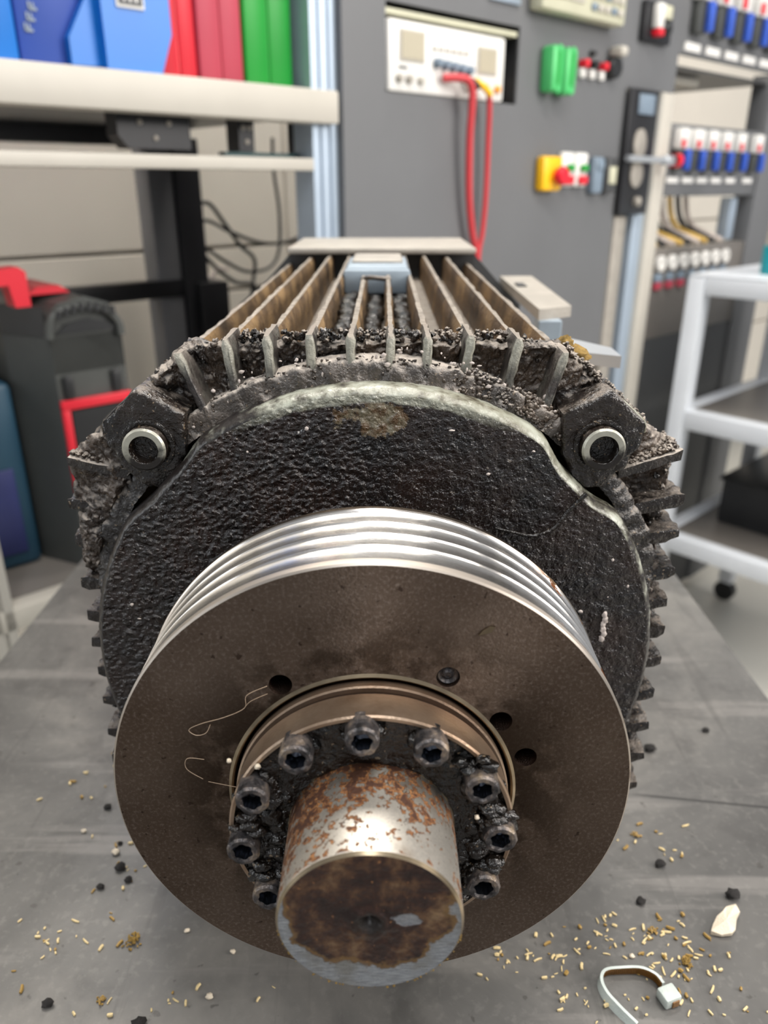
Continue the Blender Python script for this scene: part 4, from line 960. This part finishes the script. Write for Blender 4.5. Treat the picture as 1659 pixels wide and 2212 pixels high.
for a, mt in ((.868, 'bracket'), (.888, 'bracket'), (.912, 'beam'), (1.085, 'orange')): MB().lathe([(0, .0058), (-.006, .0052), (-.007, .004), (-.007, 0)], (0, 1, 0), (a, -.0042, .3145), 16).build('socket', mt, mm, 40, True)
B(.868, .885, -.0052, -.0042, .3275, .3305).build('printed_mark', 'dgrey', mm, None, True)
B(1.109, 1.135, .03, .12, .2972, .342, .004).build('power_brick', 'bracket', mm, 40, True)
m_ = MB(); m_.tube([(.953, -.012, .3205), (.975, -.022, .3215), (.993, -.026, .3190), (1.004, -.026, .300), (1.006, -.022, .24), (1.014, -.018, .16), (1.028, -.016, .10), (1.045, -.014, .06), (1.052, -.012, -.02), (1.05, -.012, -.2)], .0058, 8)
m_.tube([(1.033, -.012, .3160), (1.040, -.022, .3130), (1.049, -.022, .295), (1.055, -.018, .24), (1.058, -.016, .16), (1.056, -.014, .10), (1.050, -.012, .04), (1.056, -.010, -.2)], .0046, 8)
ld = m_.build('test_leads', 'redc', None, 60, True); own(ld, (1.0, -.012, .3), True); tag(ld, 'pair of red test leads hanging down from the bench meter', 'cable')
m_ = MB(); m_.tube([(1.002, -.012, .3215), (1.012, -.020, .3180), (1.020, -.022, .3110)], .006, 8); p0 = m_.build('plug', 'black', None, 60, True); own(p0, (1.002, -.012, .32), True); tag(p0, 'black plug between the red and yellow plugs on the meter', 'plug')
m_ = MB(); m_.tube([(1.022, -.014, .3225), (1.034, -.024, .3120), (1.046, -.026, .3030)], .0052, 8); p1 = m_.build('plug', 'yellow', None, 60, True); own(p1, (1.02, -.012, .32), True); tag(p1, 'yellow plug in the right socket of the bench meter', 'plug')
# operator panel at the top edge
hm = broot('operator_panel', 1.28, -.01, .43, 'beige operator panel with blue screen at the top of the cabinet', 'panel')
B(1.158, 1.398, -.030, -.0005, .4325, .60, .006).build('housing', 'hmi', hm, 40, True)
B(1.180, 1.268, -.0325, -.0301, .452, .58, .001).build('screen_frame', 'beam', hm, None, True); B(1.188, 1.235, -.0345, -.0326, .4585, .57).build('screen', 'blue', hm, None, True)
for i in range(5):
    for j in range(3): B(1.290 + .02 * i, 1.304 + .02 * i, -.0345, -.0301, .445 + .018 * j, .456 + .018 * j, .002).build('key', 'beam' if (i + j) % 3 else 'keys', hm, 40, True)
o = B(1.060, 1.134, -.006, -.0005, .4355, .60, .002).build('display_plate', 'alub', None, 40, True); own(o, (1.1, 0, .44), True); tag(o, 'pale blue plate at the top edge above the bench meter', 'plate')
# mint green connectors
for k, a in enumerate((1.200, 1.238)):
    r_ = broot('connector_block', a + .015, -.01, .315, ('left' if k == 0 else 'right') + ' one of two mint green connector blocks on the cabinet', 'connector', 'mint green connectors')
    B(a, a + .031, -.028, -.0005, .3185 - .002 * k, .3875, .006).build('housing', 'lime', r_, 40, True)
    B(a + .012, a + .018, -.0295, -.0275, .33, .378).build('groove', 'green', r_, None, True)
    for z in (.3215, .383): MB().lathe([(0, .0052), (-.002, .005), (-.0022, 0)], (0, 1, 0), (a + .0155, -.0278, z), 12).build('screw', 'lime', r_, 40, True)
for k, (a, top) in enumerate(((1.315, 'red'), (1.345, 'black'), (1.375, 'red'))):
    r_ = broot('toggle_switch', a, -.005, .35, '%s of three small toggle switches beside the black knob' % ('left', 'middle', 'right')[k], 'switch', 'toggle switches')
    B(a - .007, a + .007, -.010, -.0005, .349, .364, .002).build('body', 'white', r_, 40, True); B(a - .006, a + .006, -.018, -.0005, .3645, .377, .002).build('cap', top, r_, 40, True)
r_ = broot('selector_knob', 1.41, -.01, .365, 'black selector knob with white cap on the cabinet front', 'knob')
MB().lathe([(0, .020), (-.014, .018), (-.016, .016), (-.016, 0)], (0, 1, 0), (1.410, -.0005, .372), 24).build('dial', 'black', r_, 40, True)
B(1.398, 1.422, -.030, -.0005, .388, .4055, .006).build('cap', 'beam', r_, 40, True)
r_ = broot('toggle_switch', 1.345, -.005, .384, 'tiny black toggle above the middle of the three switches', 'switch'); MB().lathe([(0, .006), (-.003, .006), (-.012, .003), (-.013, 0)], (0, 1, 0), (1.344, -.0005, .389), 12).build('body', 'cabd', r_, 40, True)
r_ = broot('switch_box', 1.54, -.01, .43, 'dark switch plate with white label and black rotary knob at top right', 'switch')
B(1.492, 1.592, -.012, -.0005, .424, .490, .003).build('plate', 'blackm', r_, 40, True); B(1.516, 1.538, -.026, -.0121, .445, .486, .003).build('label_block', 'white', r_, 40, True); B(1.541, 1.572, -.022, -.0121, .463, .486, .003).build('label', 'hmi', r_, 40, True)
B(1.518, 1.536, -.030, -.0121, .432, .4445, .003).build('red_cap', 'red', r_, 40, True); MB().lathe([(0, .012), (-.014, .010), (-.016, .008), (-.016, 0)], (0, 1, 0), (1.558, -.0122, .447), 20).build('knob', 'black', r_, 40, True)
# emergency stop and push buttons
r_ = broot('emergency_stop', 1.24, -.02, .16, 'yellow emergency stop box with red mushroom button', 'switch')
B(1.206, 1.262, -.020, -.0005, .163, .220, .006).build('box', 'yellow', r_, 40, True)
MB().lathe([(0, .009), (-.006, .009), (-.007, .015), (-.012, .0165), (-.018, .013), (-.020, 0)], (0, 1, 0), (1.244, -.0205, .188), 24).build('button', 'red', r_, 50, True)
for k, a in enumerate((1.270, 1.313)):
    r_ = broot('push_button_box', a + .02, -.01, .17, '%s white push button box with green and red buttons' % ('left', 'right')[k], 'switch', 'push button boxes')
    B(a, a + .038, -.012, -.0005, .170, .228, .004).build('box', 'white', r_, 40, True)
    B(a + .012, a + .032, -.020, -.0121, .196, .208, .003).build('green_button', 'green', r_, 40, True); B(a + .008, a + .032, -.020, -.0121, .174, .189, .003).build('red_button', 'red', r_, 40, True)
for k, (a, mt) in enumerate(((1.368, 'keys'), (1.412, 'cabd'))):
    r_ = broot('flap_socket', a + .02, -.01, .16, ('blue-grey' if k == 0 else 'dark grey') + ' flap socket beside the white push button boxes', 'socket')
    B(a, a + .034, -.016, -.0005, .158, .222, .005).build('housing', mt, r_, 40, True)
    if k: B(a + .006, a + .030, -.018, -.0161, .175, .206, .002).build('label', 'hmi', r_, 40, True)
    else: B(a + .006, a + .028, -.020, -.0161, .200, .216, .002).build('flap', 'keys', r_, 40, True)
# lock plate on the cabinet door
r_ = broot('lock_plate', 1.52, -.01, .118, 'black lock plate with pale oval discs and red-tipped lever', 'lock')
B(1.470, 1.576, -.014, -.0045, .117, .3445, .003).build('plate', 'blackm', r_, 40, True)
B(1.497, 1.555, -.018, -.0141, .300, .336, .003).build('window', 'keys', r_, 40, True)
for z, h_ in ((.247, .028), (.193, .025)):
    m_ = MB(); m_.lathe([(0, 1), (-.004, 1), (-.005, .9), (-.005, .0)], (0, 1, 0), (0, 0, 0), 32); m_.V = [Vector((1.516 + v.x * .022, -.0142 + v.y, z + v.z * h_)) for v in m_.V]; m_.build('disc', 'bracket', r_, 40, True)
m_ = MB(); m_.tube([(1.455, -.030, .221), (1.50, -.032, .220), (1.56, -.036, .2195), (1.605, -.040, .2195)], .0062, 10); m_.box(1.575, 1.612, -.048, -.030, .210, .228, .004); lv = m_.build('lever', 'alu', r_, 60, True)
MB().lathe([(0, .0135), (.018, .0135), (.020, .010), (.020, 0)], (1, 0, 0), (1.6125, -.040, .2195), 20).build('red_grip', 'red', lv, 50, True)
MB().lathe([(0, .010), (-.008, .009), (-.010, .006), (-.010, 0)], (0, 1, 0), (1.530, -.0141, .142), 16).build('keyhole', 'bracket', r_, 40, True)
# ================================================================ cart
ct_ = broot('equipment_cart', 1.9, -.35, FZ, 'white framed cart with grey shelves at the right', 'cart')
A0, A1, W0, W1 = 1.662, 2.16, -.085, -.62; P = .038
for a in (A0, A1 - P):
    for w0 in (W0 - P, W1): MB().box(a, a + P, w0, w0 + P, FZ + .06, -.009, .003).build('leg', 'cartw', ct_, 40, True)
for z0, z1 in ((-.046, -.008), (-.345, -.302), (-.652, -.610)):
    for a in (A0, A1 - P): MB().box(a + .001, a + P - .001, W1 + P, W0 - P, z0, z1, .003).build('rail', 'cartw', ct_, 40, True)
    for w0 in (W0 - P, W1): MB().box(A0 + P, A1 - P, w0 + .001, w0 + P - .001, z0, z1, .003).build('rail', 'cartw', ct_, 40, True)
MB().box(A0 + P, A1 - P, W1 + P, W0 - P, -.312, -.304, .001).build('shelf', 'slab', ct_, None, True); MB().box(A0 + P, A1 - P, W1 + P, W0 - P, -.628, -.612, .001).build('shelf', 'slab', ct_, None, True)
MB().box(A0 + .002, A1 - .002, W1 + .002, W0 - .002, -.0075, -.004, .001).build('top_shelf', 'cartw', ct_, None, True)
for a in (A0 + .019, A1 - .019):
    for w0 in (W0 - .019, W1 + .019): MB().lathe([(-.012, 0), (-.012, .03), (.012, .03), (.012, 0)], (1, 0, 0), (a, w0, FZ + .03), 20).build('caster', 'black', ct_, 40, True)
r_ = broot('storage_bin', 1.95, -.30, -.612, 'black storage bin on the lowest cart shelf', 'bin')
m_ = MB(); m_.box(1.83, 2.10, -.50, -.170, -.611, -.600, .004)
for b_ in ((1.83, 2.10, -.178, -.170), (1.83, 2.10, -.50, -.492), (1.83, 1.838, -.492, -.178), (2.092, 2.10, -.492, -.178)): m_.box(b_[0], b_[1], b_[2], b_[3], -.600, -.500)
m_.build('tub', 'black', r_, None, True); MB().box(1.822, 2.108, -.508, -.162, -.4995, -.490, .003).build('lid', 'black', r_, 40, True)
r_ = broot('spray_canister', 1.79, -.215, -.004, 'cream canister with teal base standing on the cart top', 'canister')
MB().lathe([(0, .0), (0, .036), (.055, .038), (.058, .036), (.058, 0)], (0, 0, 1), (1.795, -.218, -.004), 32).build('base', 'tealb', r_, 40, True)
MB().lathe([(.0582, .0), (.0582, .034), (.20, .034), (.23, .020), (.26, .020), (.262, 0)], (0, 0, 1), (1.795, -.218, -.004), 32).build('bottle', 'beam', r_, 40, True)
